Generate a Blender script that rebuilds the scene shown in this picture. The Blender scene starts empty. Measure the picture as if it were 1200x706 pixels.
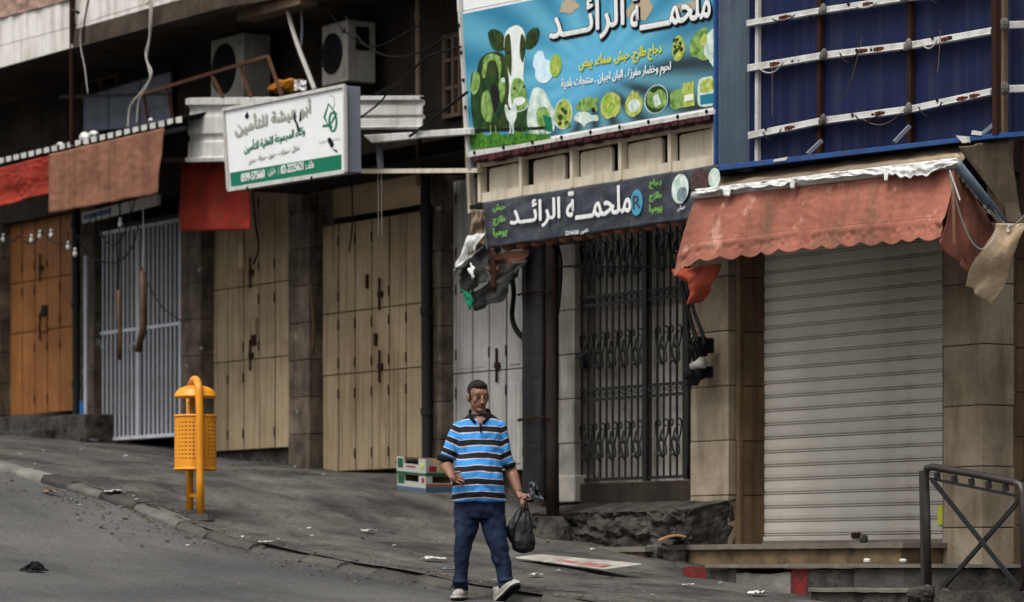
import bpy, math, random
from mathutils import Vector, Matrix, noise
random.seed(7)
S = bpy.context.scene
COL = S.collection
PI = math.pi
# ---------------------------------------------------------------- camera
FPX, YH = 4200.0, 670.0            # focal length and horizon row measured on the 1200 px wide photograph
cd = bpy.data.cameras.new("camera")
cd.sensor_width = 36.0; cd.lens = 126.0
cd.shift_y = (YH - 353.0) / 1200.0
cd.clip_start = 0.5; cd.clip_end = 600
cd.dof.use_dof = True; cd.dof.focus_distance = 28.6; cd.dof.aperture_fstop = 2.2
cam = bpy.data.objects.new("camera", cd); COL.objects.link(cam)
cam.location = (0, 0, 0); cam.rotation_euler = (PI/2, 0, 0)
S.camera = cam
# ---------------------------------------------------------------- sky, sun, exposure
SUN_EL, SUN_ROT = 60.0, 216.0
w = bpy.data.worlds.new("World"); S.world = w; w.use_nodes = True
nt = w.node_tree; bg = nt.nodes['Background']
sky = nt.nodes.new('ShaderNodeTexSky'); sky.sky_type = 'NISHITA'; sky.sun_disc = False
sky.sun_elevation = math.radians(SUN_EL); sky.sun_rotation = math.radians(SUN_ROT)
sky.air_density = 1.0; sky.dust_density = 5.0; sky.ozone_density = 1.0
hs = nt.nodes.new('ShaderNodeHueSaturation'); hs.inputs['Saturation'].default_value = 0.08
nt.links.new(sky.outputs[0], hs.inputs['Color']); nt.links.new(hs.outputs[0], bg.inputs[0])
bg.inputs[1].default_value = 0.10
sl = bpy.data.lights.new("sun", 'SUN'); sl.energy = 1.3; sl.angle = math.radians(24); sl.color = (1, .96, .9)
so = bpy.data.objects.new("sun", sl); COL.objects.link(so)
az = math.radians(SUN_ROT); el = math.radians(SUN_EL)
sd = Vector((math.sin(az)*math.cos(el), math.cos(az)*math.cos(el), math.sin(el)))
so.rotation_euler = sd.to_track_quat('Z', 'Y').to_euler()
S.view_settings.view_transform = 'Standard'; S.view_settings.look = 'None'
S.view_settings.gamma = 1; S.view_settings.use_curve_mapping = False
S.view_settings.exposure = 0.85
# ---------------------------------------------------------------- street frame: u along the shop fronts (downhill), w into the wall, z up
P0 = Vector((400/130.0, FPX/130.0, 0))
L_ = math.hypot(2700, 4200)
UH = Vector((2700/L_, -4200/L_, 0)); WH = Vector((4200/L_, 2700/L_, 0))
TH = math.atan2(UH.y, UH.x)
WC = -P0.dot(WH)
def toW(p): return P0 + UH*p[0] + WH*p[1] + Vector((0, 0, p[2]))
def toL(q):
    d = Vector(q) - P0; return Vector((d.dot(UH), d.dot(WH), q[2]))
def P(x, y, v=0.0):                 # point v metres in front of the facade
    a = (x-600)/FPX
    Y = (P0.dot(WH) - v) / (a*WH.x + WH.y)
    return toL((a*Y, Y, (YH-y)/FPX*Y))
def PD(x, y, Y):                    # point at a given distance from the camera
    return toL(((x-600)/FPX*Y, Y, (YH-y)/FPX*Y))
def U(x, v=0.0): return P(x, 0, v)[0]
def Zp(x, y, v=0.0): return P(x, y, v)[2]
# ---------------------------------------------------------------- materials
def rgb(c): return (c[0]**1.2, c[1]**1.2, c[2]**1.2, 1)   # the measured tones, made deeper: exposure is set higher to suit
MATS = {}
def mat(name, col, col2=None, rough=.8, scale=2.5, fac=.6, bump=.15, bscale=45, metal=0., streak=None, samt=.5, sscale=(9, 9, .7),
        var=.0, spec=.12, spot=None, spscale=8, spth=.6, grain=.12, crack=None):
    m = bpy.data.materials.new(name); m.use_nodes = True; MATS[name] = m
    n = m.node_tree.nodes; l = m.node_tree.links; b = n['Principled BSDF']
    b.inputs['Roughness'].default_value = rough; b.inputs['Metallic'].default_value = metal
    b.inputs['Specular IOR Level'].default_value = spec
    tc = n.new('ShaderNodeTexCoord'); oc = tc.outputs['Object']
    def noi(sc, det=4, mp=None):
        t = n.new('ShaderNodeTexNoise'); t.inputs['Scale'].default_value = sc; t.inputs['Detail'].default_value = det
        t.inputs['Roughness'].default_value = .6
        if mp:
            q = n.new('ShaderNodeMapping'); q.inputs['Scale'].default_value = mp; l.new(oc, q.inputs[0]); l.new(q.outputs[0], t.inputs[0])
        else: l.new(oc, t.inputs[0])
        return t.outputs[0]
    def ramp(src, a, c):
        r = n.new('ShaderNodeMapRange'); r.inputs[1].default_value = a; r.inputs[2].default_value = c; l.new(src, r.inputs[0]); return r.outputs[0]
    def mix(f, A, Bc, mode='MIX', fv=None):
        x = n.new('ShaderNodeMix'); x.data_type = 'RGBA'; x.blend_type = mode
        if fv is not None: x.inputs[0].default_value = fv
        if f is not None: l.new(f, x.inputs[0])
        for s, i in ((A, 6), (Bc, 7)):
            if isinstance(s, tuple): x.inputs[i].default_value = rgb(s)
            else: l.new(s, x.inputs[i])
        return x.outputs[2]
    def mul(a, k):
        x = n.new('ShaderNodeMath'); x.operation = 'MULTIPLY'; l.new(a, x.inputs[0]); x.inputs[1].default_value = k; return x.outputs[0]
    c = tuple(col)
    if col2: c = mix(mul(ramp(noi(scale), .35, .65), fac), c, tuple(col2))
    if streak: c = mix(mul(ramp(noi(1, 5, sscale), .48, .72), samt), c, tuple(streak))
    if spot: c = mix(ramp(noi(spscale, 3), spth, spth+.08), c, tuple(spot))
    if crack:
        vt = n.new('ShaderNodeTexVoronoi'); vt.feature = 'DISTANCE_TO_EDGE'; vt.inputs['Scale'].default_value = crack[0]
        av = n.new('ShaderNodeVectorMath'); av.operation = 'ADD'; nn_ = n.new('ShaderNodeTexNoise'); nn_.inputs['Scale'].default_value = 3; l.new(oc, nn_.inputs[0]); l.new(oc, av.inputs[0]); l.new(nn_.outputs[1], av.inputs[1]); l.new(av.outputs[0], vt.inputs['Vector'])
        k = n.new('ShaderNodeMath'); k.operation = 'MULTIPLY'; l.new(ramp(vt.outputs[0], crack[1], crack[1]*.2), k.inputs[0]); l.new(ramp(noi(.7), .5, .6), k.inputs[1])
        c = mix(k.outputs[0], c, (.018, .016, .014))
    if grain:
        g = ramp(noi(bscale*1.7, 2), .2, .8); gm = n.new('ShaderNodeMath'); gm.operation = 'MULTIPLY_ADD'
        l.new(g, gm.inputs[0]); gm.inputs[1].default_value = grain*2; gm.inputs[2].default_value = 1-grain
        cx = n.new('ShaderNodeCombineColor'); [l.new(gm.outputs[0], cx.inputs[i]) for i in range(3)]
        c = mix(None, c, cx.outputs[0], 'MULTIPLY', 1.)
    if var:
        oi = n.new('ShaderNodeObjectInfo'); gm = n.new('ShaderNodeMath'); gm.operation = 'MULTIPLY_ADD'
        l.new(oi.outputs['Random'], gm.inputs[0]); gm.inputs[1].default_value = var*2; gm.inputs[2].default_value = 1-var
        cx = n.new('ShaderNodeCombineColor'); [l.new(gm.outputs[0], cx.inputs[i]) for i in range(3)]
        c = mix(None, c, cx.outputs[0], 'MULTIPLY', 1.)
    if isinstance(c, tuple): b.inputs['Base Color'].default_value = rgb(c)
    else: l.new(c, b.inputs['Base Color'])
    if bump:
        bp = n.new('ShaderNodeBump'); bp.inputs['Strength'].default_value = min(1, bump*1.5); bp.inputs['Distance'].default_value = .01*max(1, 40/bscale)
        l.new(noi(bscale, 4), bp.inputs['Height']); l.new(bp.outputs[0], b.inputs['Normal'])
    return m
# stone, concrete, ground
mat('asphalt', (.095, .094, .093), (.15, .146, .141), rough=.85, scale=.5, fac=.9, bump=.5, bscale=20, grain=.42, streak=(.05, .048, .045), samt=.6, sscale=(.25, 1.6, 1), spot=(.15, .145, .135), spscale=15, spth=.68)
mat('pavement', (.068, .064, .060), (.165, .153, .138), rough=.85, scale=1.1, fac=.95, bump=.5, bscale=13, grain=.42, streak=(.03, .028, .026), samt=.75, sscale=(1.2, 2.4, 1), spot=(.17, .16, .145), spscale=26, spth=.69, crack=(.55, .018))
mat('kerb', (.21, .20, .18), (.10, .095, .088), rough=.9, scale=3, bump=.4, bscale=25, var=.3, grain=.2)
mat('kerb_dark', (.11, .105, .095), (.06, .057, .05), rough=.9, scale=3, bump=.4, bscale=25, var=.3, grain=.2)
mat('kerb_red', (.25, .035, .035), (.06, .045, .04), rough=.75, scale=7, fac=.9, bump=.3, bscale=25)
mat('rubble', (.11, .10, .088), (.04, .037, .033), rough=.95, scale=5, fac=1, bump=1, bscale=14, grain=.3, spot=(.16, .15, .14), spscale=11, spth=.68)
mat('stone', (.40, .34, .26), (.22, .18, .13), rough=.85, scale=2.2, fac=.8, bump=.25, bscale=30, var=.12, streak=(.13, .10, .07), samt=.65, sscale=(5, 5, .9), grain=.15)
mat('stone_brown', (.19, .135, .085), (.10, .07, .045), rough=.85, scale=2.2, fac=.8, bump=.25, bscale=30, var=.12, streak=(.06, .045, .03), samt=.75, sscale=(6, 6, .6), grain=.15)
mat('stone_old', (.20, .165, .13), (.085, .07, .055), rough=.9, scale=3.2, fac=1, bump=.4, bscale=25, var=.15, streak=(.05, .04, .03), samt=.85, sscale=(5, 5, 1.2), spot=(.45, .44, .42), spscale=6, spth=.66)
mat('stone_white', (.5, .47, .42), (.3, .28, .24), rough=.85, scale=3, fac=.8, bump=.3, bscale=30, var=.1, streak=(.15, .12, .09), samt=.6)
mat('mortar', (.10, .09, .075), (.06, .05, .04), rough=.95)
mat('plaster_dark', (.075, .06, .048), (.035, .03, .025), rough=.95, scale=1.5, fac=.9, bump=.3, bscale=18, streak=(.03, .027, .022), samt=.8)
mat('plaster_pink', (.45, .33, .27), (.28, .19, .15), rough=.95, scale=9, fac=.9, bump=.9, bscale=16)
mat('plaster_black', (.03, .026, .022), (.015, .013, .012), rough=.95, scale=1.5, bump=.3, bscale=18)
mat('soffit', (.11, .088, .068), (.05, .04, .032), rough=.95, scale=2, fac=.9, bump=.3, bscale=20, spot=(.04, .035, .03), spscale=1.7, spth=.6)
mat('tile', (.74, .72, .69), (.58, .55, .50), rough=.5, scale=2.5, fac=.7, bump=.08, var=.06, streak=(.28, .22, .17), samt=.6, sscale=(7, 7, .9), grain=.06)
mat('step_brown', (.24, .175, .105), (.12, .09, .06), rough=.8, scale=5, fac=.8, bump=.25, streak=(.05, .04, .03), samt=.8, sscale=(3, 3, 2))
mat('step_top', (.22, .20, .17), (.13, .115, .10), rough=.8, scale=5, bump=.2)
# metal, doors
mat('steel_cream', (.40, .325, .22), (.28, .215, .135), rough=.6, scale=2, fac=.7, bump=.08, var=.06, streak=(.16, .09, .045), samt=.75, sscale=(12, 12, .6), grain=.1, spot=(.20, .13, .08), spscale=6, spth=.70)
mat('steel_cream_dark', (.22, .17, .11), (.13, .10, .065), rough=.7, scale=2)
mat('steel_orange', (.33, .16, .06), (.22, .10, .04), rough=.6, scale=2, fac=.7, bump=.08, var=.07, streak=(.17, .07, .025), samt=.5, sscale=(14, 14, .5), grain=.08)
mat('steel_orange_dark', (.17, .07, .02), rough=.7)
mat('steel_white', (.44, .43, .41), (.30, .29, .275), rough=.6, scale=2, fac=.7, bump=.08, var=.06, streak=(.14, .12, .10), samt=.55, sscale=(14, 14, .5), grain=.08)
mat('steel_grey_dark', (.09, .09, .085), rough=.7)
mat('shutter', (.60, .57, .515), (.48, .445, .39), rough=.6, scale=1.3, fac=.8, bump=.06, var=.05, streak=(.24, .19, .14), samt=.55, sscale=(1.3, 1.3, 3.5), grain=.07, spot=(.30, .25, .19), spscale=5, spth=.68)
mat('shutter_gap', (.07, .06, .05), rough=.8)
mat('gate_white', (.56, .58, .62), (.44, .45, .48), rough=.55, scale=4, var=.06, streak=(.2, .15, .12), samt=.4)
mat('gate_black', (.008, .008, .009), (.018, .015, .014), rough=.5, scale=9, spec=.5)
mat('rust', (.06, .028, .018), (.035, .02, .014), rough=.85, scale=9, bump=.3)
mat('rust_light', (.15, .08, .05), (.09, .045, .03), rough=.85, scale=9, bump=.3)
mat('pipe_dark', (.030, .034, .036), (.018, .018, .018), rough=.6)
mat('pipe_tan', (.20, .15, .11), (.11, .075, .05), rough=.75, scale=5)
mat('metal_cream', (.66, .60, .49), (.54, .48, .37), rough=.6, scale=3, fac=.7, bump=.08, streak=(.30, .20, .12), samt=.4, sscale=(11, 11, .8), spot=(.2, .1, .05), spscale=14, spth=.72)
mat('metal_white', (.60, .595, .57), (.47, .46, .43), rough=.5, scale=4, streak=(.25, .2, .15), samt=.5)
mat('metal_grey', (.25, .27, .31), (.19, .20, .23), rough=.45, scale=4, bump=.05)
mat('ac_white', (.44, .43, .39), (.32, .30, .26), rough=.55, scale=3, bump=.03, streak=(.2, .16, .11), samt=.5)
mat('black', (.012, .012, .013), rough=.6)
mat('cable', (.010, .010, .011), rough=.5)
mat('cable_white', (.42, .40, .37), rough=.6)
mat('cloth_red', (.36, .055, .035), (.20, .035, .025), rough=.9, scale=2.5, fac=.8, bump=.3, bscale=25, streak=(.25, .07, .045), samt=.6)
mat('cloth_redfade', (.42, .185, .135), (.31, .135, .10), rough=.9, scale=3, fac=.9, bump=.2, bscale=13, streak=(.20, .12, .085), samt=.85, sscale=(4, 4, 1.4), spot=(.52, .30, .24), spscale=4, spth=.62)
mat('cloth_orange', (.40, .10, .06), (.28, .075, .045), rough=.9, scale=4, bump=.3, bscale=20)
mat('cloth_brown', (.30, .16, .105), (.22, .11, .075), rough=.95, scale=3, fac=.8, bump=.3, bscale=25, streak=(.15, .085, .06), samt=.8, sscale=(12, 12, .6))
mat('cloth_beige', (.30, .24, .18), (.20, .155, .115), rough=.95, scale=3, fac=.9, bump=.25, bscale=11, streak=(.13, .10, .07), samt=.7)
mat('cloth_pale', (.52, .42, .30), (.40, .30, .20), rough=.95, scale=5, bump=.3, bscale=20)
mat('cloth_navy', (.045, .052, .070), (.070, .077, .095), rough=.5, scale=2.5, fac=.9, bump=.22, bscale=6, spec=.4, streak=(.14, .145, .16), samt=.35, sscale=(8, 8, 1))
mat('cloth_dark', (.035, .035, .037), (.09, .085, .075), rough=.7, scale=5, bump=.5, bscale=12)
mat('cloth_white', (.72, .72, .70), (.5, .5, .47), rough=.7, scale=6, bump=.5, bscale=14)
mat('tarp_grey', (.014, .015, .017), (.008, .008, .009), rough=.5, scale=3, fac=.8, bump=.15, bscale=9, spec=.25, streak=(.05, .052, .056), samt=.5, sscale=(14, 14, .8))
mat('pole_brown', (.050, .036, .028), (.025, .019, .016), rough=.85, scale=4, bump=.2)
mat('board_faded', (.34, .37, .44), (.22, .24, .29), rough=.7, scale=3)
mat('blue_panel', (.020, .030, .090), (.016, .022, .062), rough=.6, scale=2, fac=.8, bump=.1, streak=(.06, .065, .10), samt=.6, sscale=(10, 10, .5))
mat('blue_frame', (.045, .12, .30), (.03, .07, .18), rough=.5, scale=5, streak=(.1, .07, .05), samt=.5)
mat('blue_grey', (.21, .265, .32), (.14, .18, .22), rough=.5, scale=1.5, streak=(.08, .07, .06), samt=.5)
mat('batten', (.60, .60, .58), (.42, .41, .39), rough=.5, scale=6, bump=.1, streak=(.25, .2, .16), samt=.4, spot=(.25, .18, .12), spscale=12, spth=.7)
mat('holder_brown', (.13, .045, .022), rough=.6)
mat('yellow', (.78, .35, .010), (.66, .28, .010), rough=.42, scale=4, bump=.04, streak=(.38, .17, .025), samt=.55, spot=(.30, .16, .05), spscale=22, spth=.73, spec=.5, grain=.03)
mat('roof_black', (.02, .02, .02), rough=.8)
mat('brick_maroon', (.10, .035, .04), (.06, .03, .03), rough=.8, scale=9, var=.3)
# print colours
def flat(name, c, r=.55, **k): return mat(name, c, rough=r, bump=k.pop('bump', 0), grain=k.pop('grain', .05), **k)
flat('print_white', (.74, .75, .74)); flat('print_black', (.02, .02, .025)); flat('print_green', (.015, .20, .12))
flat('print_lime', (.30, .50, .08)); flat('print_yellow', (.62, .62, .08)); flat('print_darkgreen', (.012, .035, .018), col2=(.05, .11, .035), scale=11, fac=1)
flat('print_grass', (.13, .32, .04), col2=(.04, .14, .03), scale=14, fac=1); flat('print_pale', (.40, .52, .44), col2=(.72, .78, .74), scale=10, fac=1)
flat('print_grey', (.30, .30, .27)); flat('print_faded', (.42, .43, .37)); flat('print_sky', (.20, .42, .62)); flat('print_egg', (.52, .70, .80), col2=(.7, .8, .84), scale=10, fac=1)
flat('print_food', (.24, .32, .03), col2=(.58, .62, .22), scale=16, fac=1); flat('print_leaf', (.10, .22, .05), col2=(.36, .50, .18), scale=14, fac=1)
flat('print_teal', (.03, .22, .30)); flat('print_cowdark', (.018, .028, .012), col2=(.07, .11, .025), scale=6, fac=1); flat('print_meat', (.13, .09, .085), col2=(.07, .04, .035), scale=30, fac=1)
flat('print_bluegrey', (.35, .45, .48), col2=(.12, .17, .18), scale=7, fac=1); flat('print_disc', (.10, .34, .46)); flat('print_textgreen', (.22, .48, .10))
flat('print_cowwhite', (.76, .79, .76), col2=(.60, .68, .62), scale=6, fac=.8); flat('board_dirty', (.46, .44, .40), col2=(.28, .26, .23), scale=7, fac=1); flat('sign_white', (.77, .78, .78), col2=(.68, .69, .69), scale=3, fac=.6); flat('paper', (.55, .54, .51)); flat('print_stain', (.48, .40, .30))
flat('box_white', (.42, .42, .40)); flat('box_green', (.025, .12, .05)); flat('box_red', (.34, .04, .04)); flat('box_blue', (.10, .15, .20)); flat('box_card', (.26, .18, .11))
flat('red_paint', (.34, .05, .05), col2=(.34, .26, .23), scale=9, fac=1); flat('cardboard', (.36, .22, .12)); flat('glass_bulb', (.5, .5, .48), r=.15)
flat('bag_black', (.008, .008, .009), r=.33, bump=.25, bscale=9, spec=.35); flat('wood', (.14, .085, .05), col2=(.06, .04, .025), scale=12); flat('glass_dark', (.03, .035, .04), r=.1)
flat('blue_paint', (.03, .16, .38)); flat('bag_clear', (.15, .165, .185), r=.4)
# sign background: blue print with rays and teal corners
def cow_mat():
    m = bpy.data.materials.new('cow_banner_print'); m.use_nodes = True; MATS['cow_bg'] = m
    n = m.node_tree.nodes; l = m.node_tree.links; b = n['Principled BSDF']; b.inputs['Roughness'].default_value = .45
    tc = n.new('ShaderNodeTexCoord'); sx = n.new('ShaderNodeSeparateXYZ'); l.new(tc.outputs['Object'], sx.inputs[0])
    def M(op, a, c=None):
        x = n.new('ShaderNodeMath'); x.operation = op
        for i, s in enumerate((a, c)):
            if s is None: continue
            if isinstance(s, (int, float)): x.inputs[i].default_value = s
            else: l.new(s, x.inputs[i])
        return x.outputs[0]
    u, z = sx.outputs[0], sx.outputs[2]
    uu = M('MULTIPLY', M('SUBTRACT', u, .1), .62)     # origin is the centre of the sign
    zz = M('SUBTRACT', z, .1)
    ang = M('ARCTAN2', zz, uu); r = M('SQRT', M('ADD', M('MULTIPLY', uu, uu), M('MULTIPLY', zz, zz)))
    ray = M('MULTIPLY', M('ADD', M('SINE', M('MULTIPLY', ang, 17.)), 1.), .5)
    def mixc(f, A, Bc):
        x = n.new('ShaderNodeMix'); x.data_type = 'RGBA'; l.new(f, x.inputs[0])
        for s, i in ((A, 6), (Bc, 7)):
            if isinstance(s, tuple): x.inputs[i].default_value = rgb(s)
            else: l.new(s, x.inputs[i])
        return x.outputs[2]
    def mr(s, a, c):
        q = n.new('ShaderNodeMapRange'); q.inputs[1].default_value = a; q.inputs[2].default_value = c; q.interpolation_type = 'SMOOTHSTEP'; l.new(s, q.inputs[0]); return q.outputs[0]
    base = mixc(mr(r, .1, 1.15), (.13, .44, .64), (.015, .23, .36))
    base = mixc(M('MULTIPLY', mr(M('ADD', M('MULTIPLY', z, -1.), M('MULTIPLY', u, .27)), .0, .36), .97), base, (.012, .030, .04))
    rays = M('MULTIPLY', M('MULTIPLY', ray, mr(r, .1, .5)), .50)
    base = mixc(rays, base, (.20, .54, .66))
    l.new(base, b.inputs['Base Color'])
cow_mat()
# ---------------------------------------------------------------- mesh builder
ORG = {}
class B:
    def __init__(s): s.v = []; s.f = []; s.m = []
    def add(s, vs, fs, mi=0):
        o = len(s.v); s.v += [tuple(p) for p in vs]; s.f += [tuple(i+o for i in f) for f in fs]; s.m += [mi]*len(fs); return s
    def box(s, u0, u1, w0, w1, z0, z1, mi=0):
        u0, u1 = sorted((u0, u1)); w0, w1 = sorted((w0, w1)); z0, z1 = sorted((z0, z1))
        return s.add([(u0, w0, z0), (u1, w0, z0), (u1, w1, z0), (u0, w1, z0), (u0, w0, z1), (u1, w0, z1), (u1, w1, z1), (u0, w1, z1)],
                     [(0, 3, 2, 1), (4, 5, 6, 7), (0, 1, 5, 4), (1, 2, 6, 5), (2, 3, 7, 6), (3, 0, 4, 7)], mi)
    def ext(s, pts, d, mi=0):       # closed prism from a polygon and an offset vector
        n = len(pts); d = Vector(d); a = [Vector(p) for p in pts]; b = [p + d for p in a]
        return s.add(a + b, [tuple(range(n)), tuple(range(2*n-1, n-1, -1))] + [(i, i+n, (i+1) % n + n, (i+1) % n) for i in range(n)], mi)
    def slab(s, px, v, t, mi=0):    # polygon measured on the photo, at v in front of the wall, t thick into the wall
        return s.ext([P(x, y, v) for x, y in px], (0, t, 0), mi)
    def bar(s, a, b, tu=.03, tw=.03, mi=0):   # square bar between two points
        a = Vector(a); b = Vector(b); d = (b-a).normalized()
        up = Vector((0, 0, 1)) if abs(d.z) < .8 else Vector((1, 0, 0))
        x = d.cross(up).normalized(); y = d.cross(x).normalized()
        q = [x*tw*i*.5 + y*tu*j*.5 for i, j in ((-1, -1), (1, -1), (1, 1), (-1, 1))]
        return s.add([a+k for k in q] + [b+k for k in q], [(0, 1, 2, 3), (7, 6, 5, 4)] + [(i, i+4, (i+1) % 4+4, (i+1) % 4) for i in range(4)], mi)
    def tube(s, pts, r, n=6, mi=0, cap=True):
        pts = [Vector(p) for p in pts]; N = len(pts); rr = r if isinstance(r, (list, tuple)) else [r]*N
        vs = []; last = None
        for i, p in enumerate(pts):
            d = (pts[min(i+1, N-1)] - pts[max(i-1, 0)])
            d = d.normalized() if d.length > 1e-9 else Vector((0, 0, 1))
            if last is None:
                x = d.cross(Vector((0, 0, 1)) if abs(d.z) < .9 else Vector((1, 0, 0))).normalized()
            else: x = (last - d*last.dot(d)).normalized()
            last = x; y = d.cross(x)
            R = rr[i] if isinstance(rr[i], tuple) else (rr[i], rr[i])
            for k in range(n):
                a = 2*PI*k/n; vs.append(p + x*math.cos(a)*R[0] + y*math.sin(a)*R[1])
        fs = [(i*n+k, i*n+(k+1) % n, (i+1)*n+(k+1) % n, (i+1)*n+k) for i in range(N-1) for k in range(n)]
        if cap: fs += [tuple(range(n-1, -1, -1)), tuple(range((N-1)*n, N*n))]
        return s.add(vs, fs, mi)
    def ring(s, rings, n=16, mi=0, cap=True):    # rings: (cx, cy, z, rx, ry) horizontal ellipses
        vs = []
        for (cx, cy, z, rx, ry) in rings:
            for k in range(n):
                a = 2*PI*k/n; vs.append((cx+math.cos(a)*rx, cy+math.sin(a)*ry, z))
        N = len(rings)
        fs = [(i*n+k, i*n+(k+1) % n, (i+1)*n+(k+1) % n, (i+1)*n+k) for i in range(N-1) for k in range(n)]
        if cap: fs += [tuple(range(n-1, -1, -1)), tuple(range((N-1)*n, N*n))]
        return s.add(vs, fs, mi)
    def ell(s, c, r, n=12, mi=0, rot=None):
        rings = []; vs = []; m = max(5, n//2+2)
        for i in range(m+1):
            t = PI*i/m
            for k in range(n):
                a = 2*PI*k/n; q = Vector((math.sin(t)*math.cos(a)*r[0], math.sin(t)*math.sin(a)*r[1], math.cos(t)*r[2]))
                if rot: q = rot @ q
                vs.append(Vector(c)+q)
        fs = [(i*n+k, (i+1)*n+k, (i+1)*n+(k+1) % n, i*n+(k+1) % n) for i in range(m) for k in range(n)]
        return s.add(vs, fs, mi)
    def grid(s, fn, nu, nv, mi=0):  # fn(a, b) with a, b in 0..1
        vs = [fn(i/nu, j/nv) for j in range(nv+1) for i in range(nu+1)]
        fs = [(j*(nu+1)+i, j*(nu+1)+i+1, (j+1)*(nu+1)+i+1, (j+1)*(nu+1)+i) for j in range(nv) for i in range(nu)]
        return s.add(vs, fs, mi)
    def poly(s, px, v, mi=0):       # flat print, faces the street, corners rounded off
        if 5 <= len(px) <= 20:
            q = []
            for i in range(len(px)):
                a, b_ = px[i], px[(i+1) % len(px)]; q += [(a[0]*.78+b_[0]*.22, a[1]*.78+b_[1]*.22), (a[0]*.22+b_[0]*.78, a[1]*.22+b_[1]*.78)]
            px = q
        return s.add([P(x, y, v) for x, y in px], [tuple(range(len(px)))], mi)
    def disc(s, cx, cy, rx, ry, v, mi=0, n=20, jag=0, skew=-.18):
        pts = []
        for k in range(n):
            a = 2*PI*k/n; j = 1 + (random.uniform(-jag, jag) if jag else 0)
            dx = math.cos(a)*rx*j; pts.append((cx+dx, cy+math.sin(a)*ry*j+dx*skew))
        return s.poly(pts, v, mi)
    def build(s, name, mats, parent=None, origin=None, smooth=False, bevel=0, seg=1, solid=0, rot=None, frame='L', auto=None):
        me = bpy.data.meshes.new(name)
        if parent is not None: o0 = ORG[parent.name]
        elif origin is not None: o0 = Vector(origin)
        else:
            xs = [p[0] for p in s.v]; ys = [p[1] for p in s.v]; zs = [p[2] for p in s.v]
            o0 = Vector(((min(xs)+max(xs))/2, (min(ys)+max(ys))/2, min(zs)))
        me.from_pydata([tuple(Vector(p)-o0) for p in s.v], [], s.f)
        for mn in (mats if isinstance(mats, (list, tuple)) else [mats]): me.materials.append(MATS[mn])
        for p, mi in zip(me.polygons, s.m): p.material_index = mi; p.use_smooth = smooth
        me.validate(); me.update()
        o = bpy.data.objects.new(name, me); COL.objects.link(o); ORG[o.name] = o0
        if parent is not None: o.parent = parent
        elif frame == 'L': o.location = toW(o0); o.rotation_euler = (0, 0, TH)
        else: o.location = o0
        if bevel:
            b = o.modifiers.new('bevel', 'BEVEL'); b.width = bevel; b.segments = seg; b.limit_method = 'ANGLE'
        if solid:
            q = o.modifiers.new('solid', 'SOLIDIFY'); q.thickness = solid; q.offset = 0
        return o
def thing(name, label, cat, origin, group=None, frame='L', rz=None):
    o = bpy.data.objects.new(name, None); COL.objects.link(o); o.empty_display_size = .2
    o0 = Vector(origin); ORG[o.name] = o0
    o.location = toW(o0) if frame == 'L' else o0
    o.rotation_euler = (0, 0, TH if frame == 'L' else 0)
    tag(o, label, cat, group); return o
def tag(o, label=None, cat=None, group=None, kind=None):
    if label: o['label'] = label
    if cat: o['category'] = cat
    if group: o['group'] = group
    if kind: o['kind'] = kind
    return o
def pcopy(o, d):                    # a repeat of a part, sharing its mesh, moved by d in the parent's frame
    c = o.copy(); COL.objects.link(c); c.location = o.location + Vector(d); ORG[c.name] = ORG[o.name]; return c
def nz(x, y, z=0, s=1.0): return noise.noise(Vector((x*s, y*s, z*s)))
# ---------------------------------------------------------------- Arabic lettering
AR = {'ا': (0xFE8D, 0xFE8E, 0, 0), 'أ': (0xFE83, 0xFE84, 0, 0), 'ب': (0xFE8F, 0xFE90, 0xFE91, 0xFE92), 'ة': (0xFE93, 0xFE94, 0, 0), 'ت': (0xFE95, 0xFE96, 0xFE97, 0xFE98), 'ج': (0xFE9D, 0xFE9E, 0xFE9F, 0xFEA0), 'ح': (0xFEA1, 0xFEA2, 0xFEA3, 0xFEA4), 'خ': (0xFEA5, 0xFEA6, 0xFEA7, 0xFEA8), 'د': (0xFEA9, 0xFEAA, 0, 0), 'ر': (0xFEAD, 0xFEAE, 0, 0), 'ز': (0xFEAF, 0xFEB0, 0, 0), 'س': (0xFEB1, 0xFEB2, 0xFEB3, 0xFEB4), 'ش': (0xFEB5, 0xFEB6, 0xFEB7, 0xFEB8), 'ض': (0xFEBD, 0xFEBE, 0xFEBF, 0xFEC0), 'ط': (0xFEC1, 0xFEC2, 0xFEC3, 0xFEC4), 'ع': (0xFEC9, 0xFECA, 0xFECB, 0xFECC), 'ف': (0xFED1, 0xFED2, 0xFED3, 0xFED4), 'ق': (0xFED5, 0xFED6, 0xFED7, 0xFED8), 'ك': (0xFED9, 0xFEDA, 0xFEDB, 0xFEDC), 'ل': (0xFEDD, 0xFEDE, 0xFEDF, 0xFEE0), 'م': (0xFEE1, 0xFEE2, 0xFEE3, 0xFEE4), 'ن': (0xFEE5, 0xFEE6, 0xFEE7, 0xFEE8), 'ه': (0xFEE9, 0xFEEA, 0xFEEB, 0xFEEC), 'و': (0xFEED, 0xFEEE, 0, 0), 'ي': (0xFEF1, 0xFEF2, 0xFEF3, 0xFEF4), 'ئ': (0xFE89, 0xFE8A, 0xFE8B, 0xFE8C), 'ء': (0xFE80, 0, 0, 0), 'ـ': (0x640, 0x640, 0x640, 0x640)}
def shape(s):
    out = []
    for i, c in enumerate(s):
        if c not in AR: out.append(c); continue
        p = s[i-1] if i else ' '; q = s[i+1] if i+1 < len(s) else ' '
        pj = p in AR and AR[p][2]; nj = q in AR and q != 'ء' and AR[c][2]
        if AR[c][1] == 0: pj = 0
        out.append(chr(AR[c][(3 if nj else 1) if pj else (2 if nj else 0)]))
    return ''.join(reversed(out))
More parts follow.
